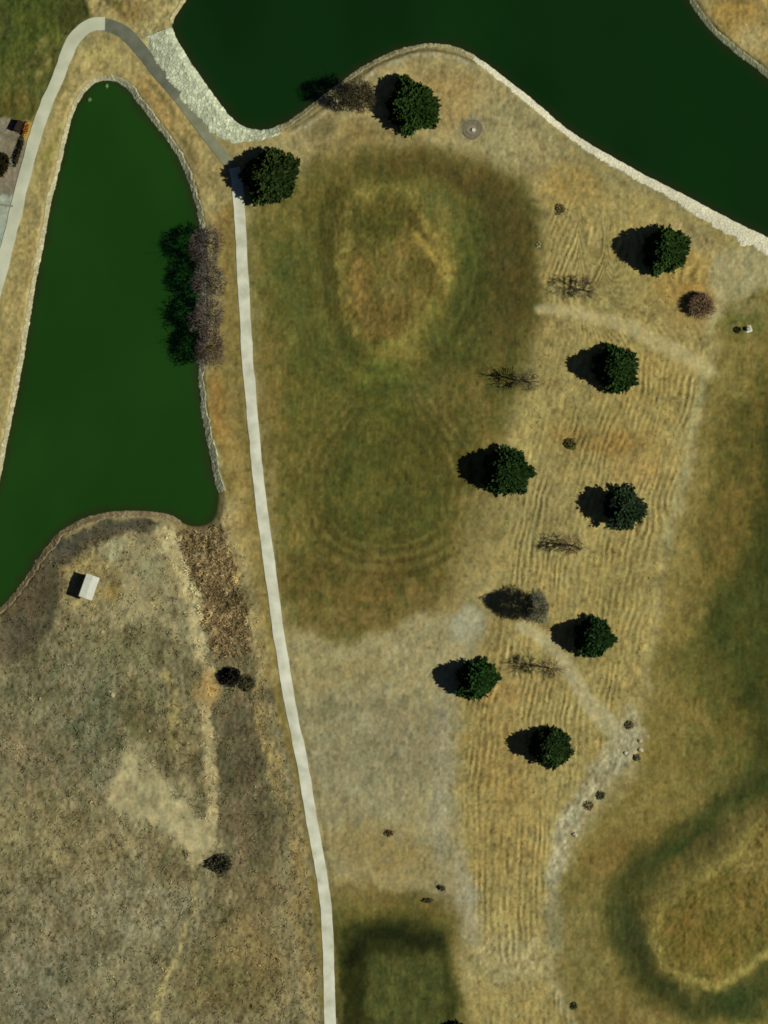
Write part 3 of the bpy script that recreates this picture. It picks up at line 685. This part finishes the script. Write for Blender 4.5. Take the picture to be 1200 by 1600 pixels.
# ------------------------------------------------------------------ vegetation
def leaf_quads(P, size, rng, droop=.5, out=None):
    """random small quads at points P"""
    n = len(P)
    a = rng.normal(size=(n, 3)); a[:, 2] *= droop
    if out is not None: a = a * .26 + out * 1.2
    a /= np.linalg.norm(a, axis=1)[:, None]
    b = rng.normal(size=(n, 3)); b -= a * np.sum(a * b, 1)[:, None]; b /= np.linalg.norm(b, axis=1)[:, None]
    s = (size * rng.uniform(.6, 1.35, n))[:, None]
    A = a * s; B = b * s * .55
    V = np.stack([P - A * .5 - B * .35, P + A * .1 - B, P + A, P + A * .1 + B], 1).reshape(-1, 3)
    F = np.arange(n * 4).reshape(n, 4)
    return V, F
def tubes(segs, sides=4):
    V = []; F = []
    for (p0, p1, r0, r1) in segs:
        p0 = np.array(p0, float); p1 = np.array(p1, float)
        d = p1 - p0; L = np.linalg.norm(d)
        if L < 1e-6: continue
        d /= L
        u_ = np.cross(d, (0, 0, 1) if abs(d[2]) < .9 else (1, 0, 0)); u_ /= np.linalg.norm(u_); v_ = np.cross(d, u_)
        b = len(V)
        for (p, r) in ((p0, r0), (p1, r1)):
            for k in range(sides):
                t = 2 * math.pi * k / sides
                V.append(p + r * (math.cos(t) * u_ + math.sin(t) * v_))
        for k in range(sides):
            F.append((b + k, b + (k + 1) % sides, b + sides + (k + 1) % sides, b + sides + k))
    return np.array(V), np.array(F)

def evergreen(px, py, Rpx, tip_px, label, seed, kind='tree', col=(44,74,30), density=1.0, lop=0.0, lop_dir=0.0, power=1.25, full=.76, name='evergreen_tree', spiky=.09, group='evergreen trees on the dry slope'):
    """crown radius and shadow length given in photo pixels"""
    rng = np.random.default_rng(seed)
    R = Rpx * S * .95; Ht = tip_px * S * math.tan(SUN_EL) * .92
    col = tuple(int(v * q) for v, q in zip(col, (.90, .73, .78)))
    z0 = H(px, py)
    root = empty(name, (wx(px), wy(py), z0 - .05), 0)
    tag(root, label, 'tree', group)
    # a few broad lobes make each outline its own
    lob = [(rng.uniform(0, 6.28), rng.uniform(.03, .09), k) for k in (2, 3, 5, 7)]
    def lobe(phi):
        r = 1.0
        for (p, a_, k) in lob: r += a_ * math.cos(k * phi + p)
        return r * (1 - lop * max(0, math.cos(phi - lop_dir)) ** 2)
    def prof(t):                                     # t 0 at skirt .. 1 at top
        p = 1 - (1 - full) * float(smooth(.06, .36, t))
        if t > .2: p *= 1 - .66 * ((t - .2) / .8) ** power
        if t > .82: p *= math.sqrt(max(0, 1 - ((t - .82) / .185) ** 2))
        return max(.05, p)
    segs = []; pts = []; outs = []; cols = []
    nb = int(210 * density * max(1, (R / 4.2)) )
    base = .09 * Ht
    for k in range(nb):
        t = ((k + .5) / nb) ** 1.1
        zz = base + t * (Ht - base) * .97
        phi = k * 2.39996 + rng.normal(0, .18)
        L = R * prof(t) * lobe(phi) * rng.uniform(1 - spiky * 1.2, 1 + spiky * .7)
        L = max(L, .35)
        rise = rng.uniform(-.02, .22) * L * (.3 + t)
        p0 = np.array([0, 0, zz]); p1 = np.array([math.cos(phi) * L, math.sin(phi) * L, zz + rise])
        if k % 2 == 0: segs.append((p0, p0 + (p1 - p0) * .85, .05 + .03 * (1 - t), .015))
        tone = rng.uniform(.75, 1.25)
        m = max(3, int(L / .33))
        for j in range(m):
            f = .28 + .72 * (j + rng.uniform(.1, .9)) / m
            c = p0 + (p1 - p0) * f
            n_ = int(rng.integers(7, 12) * (0.75 + .5 * f))
            spread = .16 + .26 * math.sin(math.pi * min(1, f * .9))
            q = c + rng.normal(size=(n_, 3)) * np.array([spread, spread, spread * .55])
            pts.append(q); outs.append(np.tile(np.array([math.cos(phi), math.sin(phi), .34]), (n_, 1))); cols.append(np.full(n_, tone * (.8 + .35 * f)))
    P = np.concatenate(pts); O = np.concatenate(outs); K = np.concatenate(cols)
    P[:, 2] = np.maximum(P[:, 2], .12)
    V, F = leaf_quads(P, .40, rng, .6, O * .95)
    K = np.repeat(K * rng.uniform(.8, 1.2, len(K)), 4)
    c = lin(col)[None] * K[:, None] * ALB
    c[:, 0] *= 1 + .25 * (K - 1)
    crown = link('crown', np_mesh('crown', V, F, False, np.clip(c, 0, .5)), M_LEAF, root)
    segs += [((0, 0, -.3), (0, 0, Ht * .35), .22, .16), ((0, 0, Ht * .35), (.05, 0, Ht * .7), .16, .09), ((.05, 0, Ht * .7), (0, .03, Ht * .98), .09, .02)]
    V, F = tubes(segs, 5)
    link('trunk', np_mesh('trunk', V, F, True), M_BARK, root)
    return root

EV = [(424,276,43,64,'large round evergreen standing at the top end of the white cart path',21,dict(power=1.6,full=.9,col=(46,80,30),group=None)),
      (645,167,41,54,'rounded evergreen on the lake peninsula, beside the round gravel ring',22,dict(power=1.8,full=.93,col=(44,86,30),group=None)),
      (1040,392,37,80,'evergreen closest to the wide limestone lake edging at right',23,dict(power=1.3,full=.84,col=(44,84,32))),
      (962,577,37,75,'evergreen just below the upper pale dirt track, with a pointed shadow',24,dict(power=1.15,col=(40,82,32))),
      (792,737,38,71,'full round evergreen at the right edge of the lower round green',25,dict(power=1.4,full=.86,col=(38,78,30))),
      (977,791,37,71,'ragged bluish evergreen with gaps in its crown',26,dict(power=1.9,col=(44,78,46),density=.62,lop=.3,lop_dir=.9,spiky=.26)),
      (928,996,31,62,'small evergreen right of the lower pale dirt track',27,dict(power=1.5,col=(34,72,30))),
      (745,1061,32,67,'evergreen at the edge of the pale clay ground, below the small pale pad',28,dict(power=1.6,col=(38,84,32))),
      (861,1167,32,65,'southernmost evergreen of the stubble slope, left of the pale clay band',29,dict(power=1.5,col=(42,78,32)))]
for (a_, b_, r_, t_, lab, sd, kw) in EV:
    g = kw.pop('group', 'evergreen trees on the dry slope')
    evergreen(a_, b_, r_, t_, lab, sd, group=g, **kw)
evergreen(716, 1618, 20, 40, 'evergreen cut off by the bottom edge of the photo, only its tip in view', 30, power=1.5, col=(34,60,28), group=None)
evergreen(-6, 257, 17, 16, 'dark low evergreen shrub cut off by the left edge of the photo', 31, power=2.5, col=(44,50,22), name='evergreen_shrub', group=None)

def bare_tree(px, py, Rpx, Ht, label, seed, name='bare_tree', cat='tree', group=None, mat=None, depth=5, kids=4, twig=.02, trunk=.12, fork=.22, leaves=0, leafcol=(70,62,52), rx=1.0, ry=1.0, thin=1.0, cloud=0, cone=0.0, tight=.36, cw=.055):
    rng = np.random.default_rng(seed)
    R = Rpx * S
    root = empty(name, (wx(px), wy(py), H(px, py) - .05)); tag(root, label, cat, group)
    tr = []; tw = []; tips = []
    # the crown is an ellipsoid shell that branch ends aim for
    def target():
        v = rng.normal(size=3); v /= np.linalg.norm(v); v *= rng.uniform(.55, 1) ** .5
        return np.array([v[0] * R * rx, v[1] * R * ry, Ht * (.5 + fork * .4) + v[2] * Ht * (.5 - fork * .4)])
    def grow_(p, tgt, r, lev):
        d = tgt - p; L = np.linalg.norm(d)
        f = rng.uniform(.35, .55)
        mid = p + d * f + rng.normal(size=3) * L * .07
        (tr if lev <= 1 else tw).append((p, mid, r, max(r * .7, twig * .5)))
        if lev >= depth or L < .25:
            (tw).append((mid, tgt, max(r * .7, twig * .5), twig * .3)); tips.append(tgt); return
        for k in range(kids):
            nt_ = tgt + rng.normal(size=3) * L * tight * np.array([rx, ry, .8])
            nt_[2] = max(nt_[2], .15 * Ht)
            grow_(mid, nt_, max(r * .62, twig * .6), lev + 1)
    tp = np.array([rng.normal(0, .05), rng.normal(0, .05), Ht * fork])
    tr.append((np.array([0, 0, -.2]), tp, trunk, trunk * .8))
    for k in range(int(5 * thin) + 1):
        grow_(tp + np.array([0, 0, rng.uniform(-.1, .25) * Ht * .4]) * (1 if fork > .1 else 0), target(), trunk * .55, 1)
    V, F = tubes(tr, 5); link('trunk', np_mesh('trunk', V, F, True), M_BARK, root)
    V, F = tubes(tw, 3)
    col = None
    if cloud:
        v = rng.normal(size=(cloud, 3)); v /= np.linalg.norm(v, axis=1)[:, None]
        l = rng.uniform(.25, 1, cloud) ** .45
        bump = .72 + .58 * vnoise(v[:, 0] * 2.3 + seed, v[:, 1] * 2.3 + v[:, 2] * 1.7, seed)
        q = v * (l * bump)[:, None]
        keep = fbm(q[:, 0] * 3.2 + seed, q[:, 1] * 3.2 + q[:, 2] * 2.1, seed + 2, 2) > -.85
        q, v = q[keep], v[keep]
        shrink = 1 - cone * np.clip((q[:, 2] + .2) / 1.2, 0, 1)
        P = np.stack([q[:, 0] * R * rx * shrink, q[:, 1] * R * ry * shrink, Ht * (.5 + fork * .45) + q[:, 2] * Ht * (.5 - fork * .45)], 1)
        d = v + rng.normal(size=v.shape) * .55 + np.array([0, 0, .35]); d /= np.linalg.norm(d, axis=1)[:, None]
        w_ = np.cross(d, rng.normal(size=v.shape)); w_ /= np.linalg.norm(w_, axis=1)[:, None]
        ln = rng.uniform(.25, .6, len(P))[:, None]
        V = np.stack([P - d * ln - w_ * cw, P - d * ln + w_ * cw, P + d * ln], 1).reshape(-1, 3)
        V[:, 2] = np.maximum(V[:, 2], .05)
        F = np.arange(len(V)).reshape(-1, 3)
        V1, F1 = tubes(tw, 3); F = np.concatenate([F, F1[:, [0, 1, 2]] + len(V), F1[:, [0, 2, 3]] + len(V)]); V = np.concatenate([V, V1])
        cc = lin(leafcol)[None] * ALB * np.repeat(rng.uniform(.7, 1.3, (len(V) // 3 + 1, 1)), 3, 0)[:len(V)]
        link('crown', np_mesh('crown', V, F, False, np.clip(cc, 0, 1)), M_GRASS, root)
    elif leaves:
        T = np.array(tips); n = len(T)
        reps = max(1, leaves // max(1, n))
        P = np.repeat(T, reps, 0) + rng.normal(size=(n * reps, 3)) * .22
        P[:, 2] = np.maximum(P[:, 2], .05)
        V2, F2 = leaf_quads(P, .13 if leaves > 0 else .1, rng, .8)
        F = np.concatenate([F, F2 + len(V)]); V = np.concatenate([V, V2])
        link('crown', np_mesh('crown', V, F, False, np.clip(np.tile(lin(leafcol) * ALB, (len(V), 1)) * RNG.uniform(.8, 1.2, (len(V), 1)), 0, 1)), M_GRASS, root)
    else:
        link('crown', np_mesh('crown', V, F, False), mat or M_TWIG, root)
    return root

g = 'bare trees in a row on the pond bank'
for (a_, b_, r_, hh, lab, sd, col) in [
    (322,384,27,6.2,'northernmost of the four bare grey trees along the green pond',41,(84,76,70)),
    (326,438,27,6.0,'second from the north of the four bare grey trees by the green pond',42,(90,84,76)),
    (326,494,28,6.2,'third from the north of the four bare grey trees by the green pond',43,(98,90,80)),
    (327,543,28,5.9,'southernmost of the four bare grey trees along the green pond',44,(94,84,74))]:
    bare_tree(a_, b_, r_, hh, lab, sd, group=g, cloud=2300, ry=1.22, leafcol=col, depth=4, kids=3, twig=.04, tight=.16, fork=.2)
bare_tree(1096,476,21,3.2,'low round brownish bare shrub near the limestone end of the stubble slope',45,'bare_shrub','shrub',cloud=2400,leafcol=(132,112,84),fork=.08,trunk=.06,depth=4,kids=3,tight=.16)
bare_tree(562,152,29,8.2,'thin dark leafless tree leaning over the lake edging on the peninsula',46,ry=.9,cloud=3200,leafcol=(70,66,46),depth=4,kids=3,tight=.16,fork=.12,cw=.06)
bare_tree(836,948,27,8.8,'grey half-bare tree at the head of the lower dirt track',47,cloud=4800,leafcol=(112,112,88),depth=4,kids=3,tight=.16,fork=.12,cone=.45,cw=.06)
g = 'small bare saplings with thin crossing shadows'
for (a_, b_, r_, hh, lab, sd) in [
    (911,453,19,6.0,'spindly bare sapling just above the upper pale dirt track',51),
    (826,597,19,6.4,'spindly bare sapling on the right rim of the main fairway',52),
    (893,852,18,5.2,'spindly bare sapling left of and below the ragged bluish evergreen',53),
    (855,1043,17,6.6,'spindly bare sapling with the longest thin shadow, beside the lower dirt track',54)]:
    bare_tree(a_, b_, r_, hh, lab, sd, 'bare_sapling', 'sapling', group=g, mat=M_TWIG_DARK, cloud=420, leafcol=(86,78,58), tight=.24, cw=.045, depth=4, kids=3, twig=.07, trunk=.2, fork=.3, thin=.8)

def shrub(px, py, Rpx, hh, label, seed, col, n=900, name='shrub', group=None, rx=1.0, ry=1.0, ang=0.0, size=.2, cat='shrub'):
    rng = np.random.default_rng(seed); R = Rpx * S
    root = empty(name, (wx(px), wy(py), H(px, py) - .03), ang); tag(root, label, cat, group)
    v = rng.normal(size=(n, 3)); v /= np.linalg.norm(v, axis=1)[:, None]; v[:, 2] = abs(v[:, 2])
    l = (.8 + .35 * vnoise(v[:, 0] * 2 + seed, v[:, 1] * 2 + v[:, 2], seed)) * rng.uniform(.45, 1.05, n)
    P = np.stack([v[:, 0] * l * R * rx, v[:, 1] * l * R * ry, v[:, 2] * l * hh + .03], 1)
    V, F = leaf_quads(P, size, rng, .8, v * .5)
    c = np.repeat(lin(col)[None] * rng.uniform(.6, 1.35, (n, 1)) * ALB * (1.5 if n < 430 else 1.0), 4, 0)
    link('foliage', np_mesh('foliage', V, F, False, np.clip(c, 0, .7)), M_GRASS, root)
    segs = []
    for k in range(7):
        t = rng.uniform(0, 6.28)
        segs.append(((0, 0, -.1), (math.cos(t) * R * rx * .6, math.sin(t) * R * ry * .6, hh * rng.uniform(.5, .85)), .03, .01))
    V, F = tubes(segs, 4); link('stem', np_mesh('stem', V, F, True), M_BARK, root)
    return root
shrub(362,1056,15,2.2,'black-looking dense shrub in the rough field beside the brown reeds',61,(46,42,34),1800,size=.28)
shrub(386,1068,13,.8,'low grey-green clump touching the right side of the darkest field shrub',62,(78,76,52),700)
shrub(343,1350,19,1.2,'wide dark shrub at the lower end of the sandy triangle in the rough field',63,(74,72,54),1300,size=.26,ry=.8)
shrub(892,694,9,1.0,'lone small green bush in the middle of the stubble slope',64,(70,74,38),420)
shrub(876,327,9,.5,'flat scrubby tuft high on the dry slope near the fairway corner',65,(96,88,56),260)
shrub(996,1184,5,.5,'dark tuft on the widest part of the pale clay band',66,(88,88,58),200)
shrub(984,1133,7,.5,'greyish tuft at the top of the pale clay band',67,(94,90,58),260)
shrub(939,1243,7,.5,'dark scrub tuft halfway down the pale clay band',68,(84,84,56),260)
shrub(920,1258,8,.5,'brownish scrub tuft just left of the tuft halfway down the clay band',69,(102,94,66),220)
shrub(690,1387,5,.5,'dark tuft on the pale ground above the lower green pad',70,(72,68,44),220,rx=1.3,ry=.8,ang=-.5)
shrub(667,1407,6,.5,'flatter dark tuft at the upper rim of the lower green pad',71,(68,66,42),200,rx=1.5,ry=.7)
shrub(608,1302,6,.4,'tiny brown tuft in the middle of the pale clay ground',72,(88,78,52),180,rx=1.3)
shrub(897,1572,6,.5,'small tuft by the pale track at the bottom edge of the photo',73,(70,72,44),220)
shrub(40,201,5,1.9,'narrow orange-brown bush beside the west path',74,(170,118,52),620,rx=.9,ry=2.2,ang=-.25,size=.2)
shrub(30,236,4,.8,'low dark hedge strip between the paved yard and the west path',75,(64,60,38),800,rx=.9,ry=7.0,ang=-.27,name='hedge',cat='hedge',size=.2)
shrub(842,382,4,.35,'small pale dry tuft on the fairway edge',76,(150,146,112),120)

# tall dry grass in the rough field and reeds: uncountable
def grass(name, n, poly, hgt, label, seed, wid=.10, jitter=.3, stretch=1.0, dark=1.0, rows=False):
    rng = np.random.default_rng(seed)
    P = catmull(poly, 2, True)
    a_ = rng.uniform(P[:, 0].min(), P[:, 0].max(), n * 3); b_ = rng.uniform(P[:, 1].min(), P[:, 1].max(), n * 3)
    ok = sdf_poly(a_, b_, P) < -2
    ok &= (a_ > -20) & (a_ < 1220) & (b_ < 1620) & (b_ > -20)
    dens = fbm(a_ / 11, b_ / 11, seed, 3)
    ok &= (rng.uniform(size=n * 3) < .55 + .7 * dens)
    a_, b_ = a_[ok][:n * (2 if rows else 1)], b_[ok][:n * (2 if rows else 1)]
    ok = (sample(DW, a_, b_) > 6) & (sample(ROUGH, a_, b_) > .45); a_, b_ = a_[ok], b_[ok]
    ok = sample(pathd, a_, b_) > 2; a_, b_ = a_[ok], b_[ok]
    if rows:
        ok = (sample(ROW, a_, b_) > .55) & (sample(rowv, a_, b_) > .35); a_, b_ = a_[ok], b_[ok]
    m = len(a_); col = sample(C, a_, b_); z = sample(Z, a_, b_)
    up_ = np.repeat([1.0], m)
    hh = hgt * rng.uniform(.5, 1.3, m) * np.clip(1 + .6 * fbm(a_ / 9, b_ / 9, seed + 5, 2), .3, 1.7)
    nb = 4; V = np.empty((m, nb, 3, 3)); 
    for k in range(nb):
        t = rng.uniform(0, 6.283, m); ln = rng.uniform(.6, 1.5, m) * hh
        bx = wx(a_) + rng.normal(0, .07, m); by = wy(b_) + rng.normal(0, .07, m)
        dx, dy = np.cos(t), np.sin(t)
        V[:, k, 0] = np.stack([bx - dy * wid, by + dx * wid, z - .02], 1)
        V[:, k, 1] = np.stack([bx + dy * wid, by - dx * wid, z - .02], 1)
        V[:, k, 2] = np.stack([bx + dx * ln, by + dy * ln, z + hh], 1)
    V = V.reshape(-1, 3); F = np.arange(len(V)).reshape(-1, 3)
    cc = np.repeat(np.clip(col * rng.uniform(1 - jitter, 1 + jitter, (m, 1)) * dark, 0, .8), nb * 3, 0)
    o = link(name, np_mesh(name, V, F, False, cc), M_GRASS)
    return tag(o, label, 'grass', kind='stuff')
grass('dry_grass', 13000, FIELD[1:-1] + [(505,1640),(-20,1640)], .2, 'tall mottled dry grass covering the rough field below the green pond', 81, .12, .35, 1, 1.3)
grass('reeds', 2000, [(285,830),(345,822),(358,850),(372,900),(388,960),(390,1020),(345,1030),(322,1000),(305,940),(290,890)], .45, 'brown reeds in the corner between the green pond and the cart path', 82, .10, .5, 1, 1.5)
grass('stubble_grass', 16000, [(860,330),(960,340),(1100,420),(1115,470),(1098,600),(1060,740),(1030,880),(1008,1040),(980,1110),(905,1230),(858,1320),(848,1430),(860,1590),(760,1600),(735,1340),(722,1200),(735,1090),(765,1000),(785,830),(800,700),(830,600),(845,460)], .10, 'short dry stubble in wavering rows on the slope between the trees', 83, .09, .25, 1, 1.25, True)

# ------------------------------------------------------------------ built things
def box(bm_V, bm_F, x0, x1, y0, y1, z0, z1):
    b = len(bm_V)
    bm_V += [(x0,y0,z0),(x1,y0,z0),(x1,y1,z0),(x0,y1,z0),(x0,y0,z1),(x1,y0,z1),(x1,y1,z1),(x0,y1,z1)]
    bm_F += [(b,b+3,b+2,b+1),(b+4,b+5,b+6,b+7),(b,b+1,b+5,b+4),(b+1,b+2,b+6,b+5),(b+2,b+3,b+7,b+6),(b+3,b,b+4,b+7)]
def mesh_of(name, V, F, mat, parent, bevel=0.0):
    me = bpy.data.meshes.new(name); me.from_pydata(V, [], F); me.update()
    o = link(name, me, mat, parent)
    if bevel:
        md = o.modifiers.new('bevel', 'BEVEL'); md.width = bevel; md.segments = 2
    return o
# pump hut: roof 3.2 x 4.9 m seen from above
hx, hy = 140, 917
hut = empty('pump_hut', (wx(hx), wy(hy), H(hx, hy)), math.radians(-19.5))
tag(hut, 'small white-roofed hut on the scrubby point south of the green pond', 'hut')
V, F = [], []; box(V, F, -1.15, 1.15, -2.1, 2.1, -.3, 2.2); mesh_of('wall', V, F, M_WALLP, hut)
V = [(-1.35,-2.35,2.2),(1.35,-2.35,2.2),(1.35,2.35,2.2),(-1.35,2.35,2.2),(-1.35,-2.35,2.32),(1.35,-2.35,2.32),(1.35,2.35,2.32),(-1.35,2.35,2.32),(0,-2.35,2.45),(0,2.35,2.45)]
F = [(0,3,2,1),(1,2,6,5),(3,0,4,7),(4,8,9,7),(8,5,6,9),(0,1,5,8,4),(2,3,7,9,6)]
mesh_of('roof', V, F, M_WHITE, hut)
V, F = [], []; box(V, F, 1.153, 1.20, -.45, .45, 0, 1.9)
door = mesh_of('door', V, F, M_DARK, hut)
V, F = [], []; box(V, F, 1.202, 1.26, .28, .34, .9, 1.05); mesh_of('handle', V, F, M_WHITE, door)
# round gravel ring with pale cap
rx_, ry_ = 738, 202
ring = empty('gravel_ring', (wx(rx_), wy(ry_), H(rx_, ry_))); tag(ring, 'round grey gravel ring with a small pale cap in its centre, near the lake', 'gravel ring')
def disc(r0, r1, z0, z1, n=48, wob=.0, seed=0):
    V, F = [], []
    for i in range(n):
        t = 2 * math.pi * i / n; w = 1 + wob * math.sin(3 * t + seed) + wob * .6 * math.sin(7 * t)
        for (r, z) in ((r1 * w, z0), (r1 * w * .96, z1), (r0, z1), (r0, z0)):
            V.append((math.cos(t) * r, math.sin(t) * r, z))
    for i in range(n):
        a, b = i * 4, ((i + 1) % n) * 4
        for k in range(3): F.append((a + k, b + k, b + k + 1, a + k + 1))
    return V, F
V, F = disc(1.0, 2.0, -.2, .10, wob=.04); mesh_of('gravel_bed', V, F, M_GRAVEL, ring)
V, F = disc(.02, 1.02, -.2, .07, wob=.0); mesh_of('inner_bed', V, F, noise_mat('brown gravel', (112,104,80), (138,130,104), 2.5, .95, .5), ring)
V, F = disc(.02, .36, .0, .35, 20); cp = mesh_of('cap', V, F, M_WHITE, ring); cp.location = (.25, -.12, 0)
# small pale utility box
bx_, by_ = 1170, 514
ub = empty('utility_box', (wx(bx_), wy(by_), H(bx_, by_)), .3); tag(ub, 'small pale utility box on the east fairway edge with a dark shadow', 'utility box')
V, F = [], []; box(V, F, -.35, .35, -.35, .35, 0, .8); mesh_of('cabinet', V, F, M_WALLP, ub, .04)
V, F = [], []; box(V, F, -.6, .6, -.65, .65, -.2, .06); mesh_of('plinth', V, F, M_CONC, ub, .02)
shrub(1153,516,5,.5,'added dark clump standing in for the shadow of the small pale utility box',77,(58,58,36),260)  # dark foliage added where the cabinet's shadow lies, shade put into its colour
# low wall between the paved yard and pale apron, west edge
lw = empty('low_wall', (wx(5), wy(320.5), 0), math.radians(-6)); tag(lw, 'low dark wall on the pale apron at the left edge of the photo', 'wall')
V, F = [], []; box(V, F, -3.2, 1.9, -.16, .16, -.4, .5); mesh_of('wall_face', V, F, noise_mat('grey wall', (104,104,84), (120,120,98), 2, .9, .2), lw)
V, F = [], []; box(V, F, -3.25, 1.95, -.2, .2, .502, .56); mesh_of('coping', V, F, noise_mat('grey coping', (112,114,94), (126,128,106), 2, .9, .2), lw)
# kiosk / dark bin at the yard corner
kb = empty('storage_box', (wx(30), wy(197), H(30, 197)), math.radians(-25)); tag(kb, 'dark storage box at the yard corner beside the orange-brown bush', 'storage box')
V, F = [], []; box(V, F, -.55, .55, -1.0, 1.0, 0, 1.25); mesh_of('body', V, F, M_DARK, kb, .03)
V, F = [], []; box(V, F, -.62, .62, -1.07, 1.07, 1.252, 1.33); mesh_of('lid', V, F, noise_mat('dark brown lid', (34,28,20), (44,36,26), 3, .8, .05), kb, .02)
# drain pipe at the pond tip
dp = empty('drain_pipe', (wx(220), wy(152), WATER_Z + .25), math.radians(-55)); tag(dp, 'short pale drain pipe poking into the north tip of the green pond', 'pipe')
V, F = tubes([((-1.2, 0, .05), (1.0, 0, .0), .22, .22)], 14); link('pipe', np_mesh('pipe', V, F, True), M_CONC_W, dp)
V, F = tubes([((.95, 0, .0), (1.08, 0, .0), .28, .28), ((1.08, 0, 0), (.9, 0, 0), .17, .17)], 14); link('collar', np_mesh('collar', V, F, True), M_DARK, dp)

def rock(px, py, r, z, label, seed, col=(168,164,136), group='loose pale stones'):
    rng = np.random.default_rng(seed)
    import bmesh
    bm = bmesh.new(); bmesh.ops.create_icosphere(bm, subdivisions=3, radius=r)
    for v in bm.verts:
        n = float(fbm(np.array([v.co.x / r * 1.1 + seed]), np.array([v.co.y / r * 1.1 + v.co.z]), seed, 3)[0])
        v.co *= 1 + .3 * n; v.co.z *= .6
    me = bpy.data.meshes.new('rock'); bm.to_mesh(me); bm.free()
    a = me.color_attributes.new('tint', 'FLOAT_COLOR', 'POINT')
    c = np.ones((len(me.vertices), 4), np.float32); c[:, :3] = lin(col) * ALB; a.data.foreach_set('color', c.ravel())
    o = link('rock', me, M_ROCK); o.location = (wx(px), wy(py), z); o.rotation_euler = (0, 0, rng.uniform(0, 6))
    return tag(o, label, 'rock', group)
rock(166,134,.42,WATER_Z + .02,'pale stone standing in the water at the very tip of the green pond',91,(96,116,76))
rock(139,155,.40,WATER_Z + .02,'pale stone in the water near the upper left shore of the green pond',92,(84,104,64))
rock(1002,1172,.5,H(1002,1172) + .1,'pale boulder on the east side of the widest part of the clay band',93)
rock(1000,1157,.4,H(1000,1157) + .1,'smaller pale boulder at the upper east side of the clay band',94)
rock(899,1304,.45,H(899,1304) + .1,'pale boulder at the narrow lower stretch of the clay band',95)
rock(978,1176,.4,H(978,1176) + .1,'pale boulder left of the dark tuft on the widest clay',96)
rock(175,1086,.5,H(175,1086) + .15,'pale stone lying in the rough field above the sandy triangle',97,(160,150,112))
rock(233,1142,.3,H(233,1142) + .1,'small stone just above the tip of the sandy triangle',98,(150,140,104))
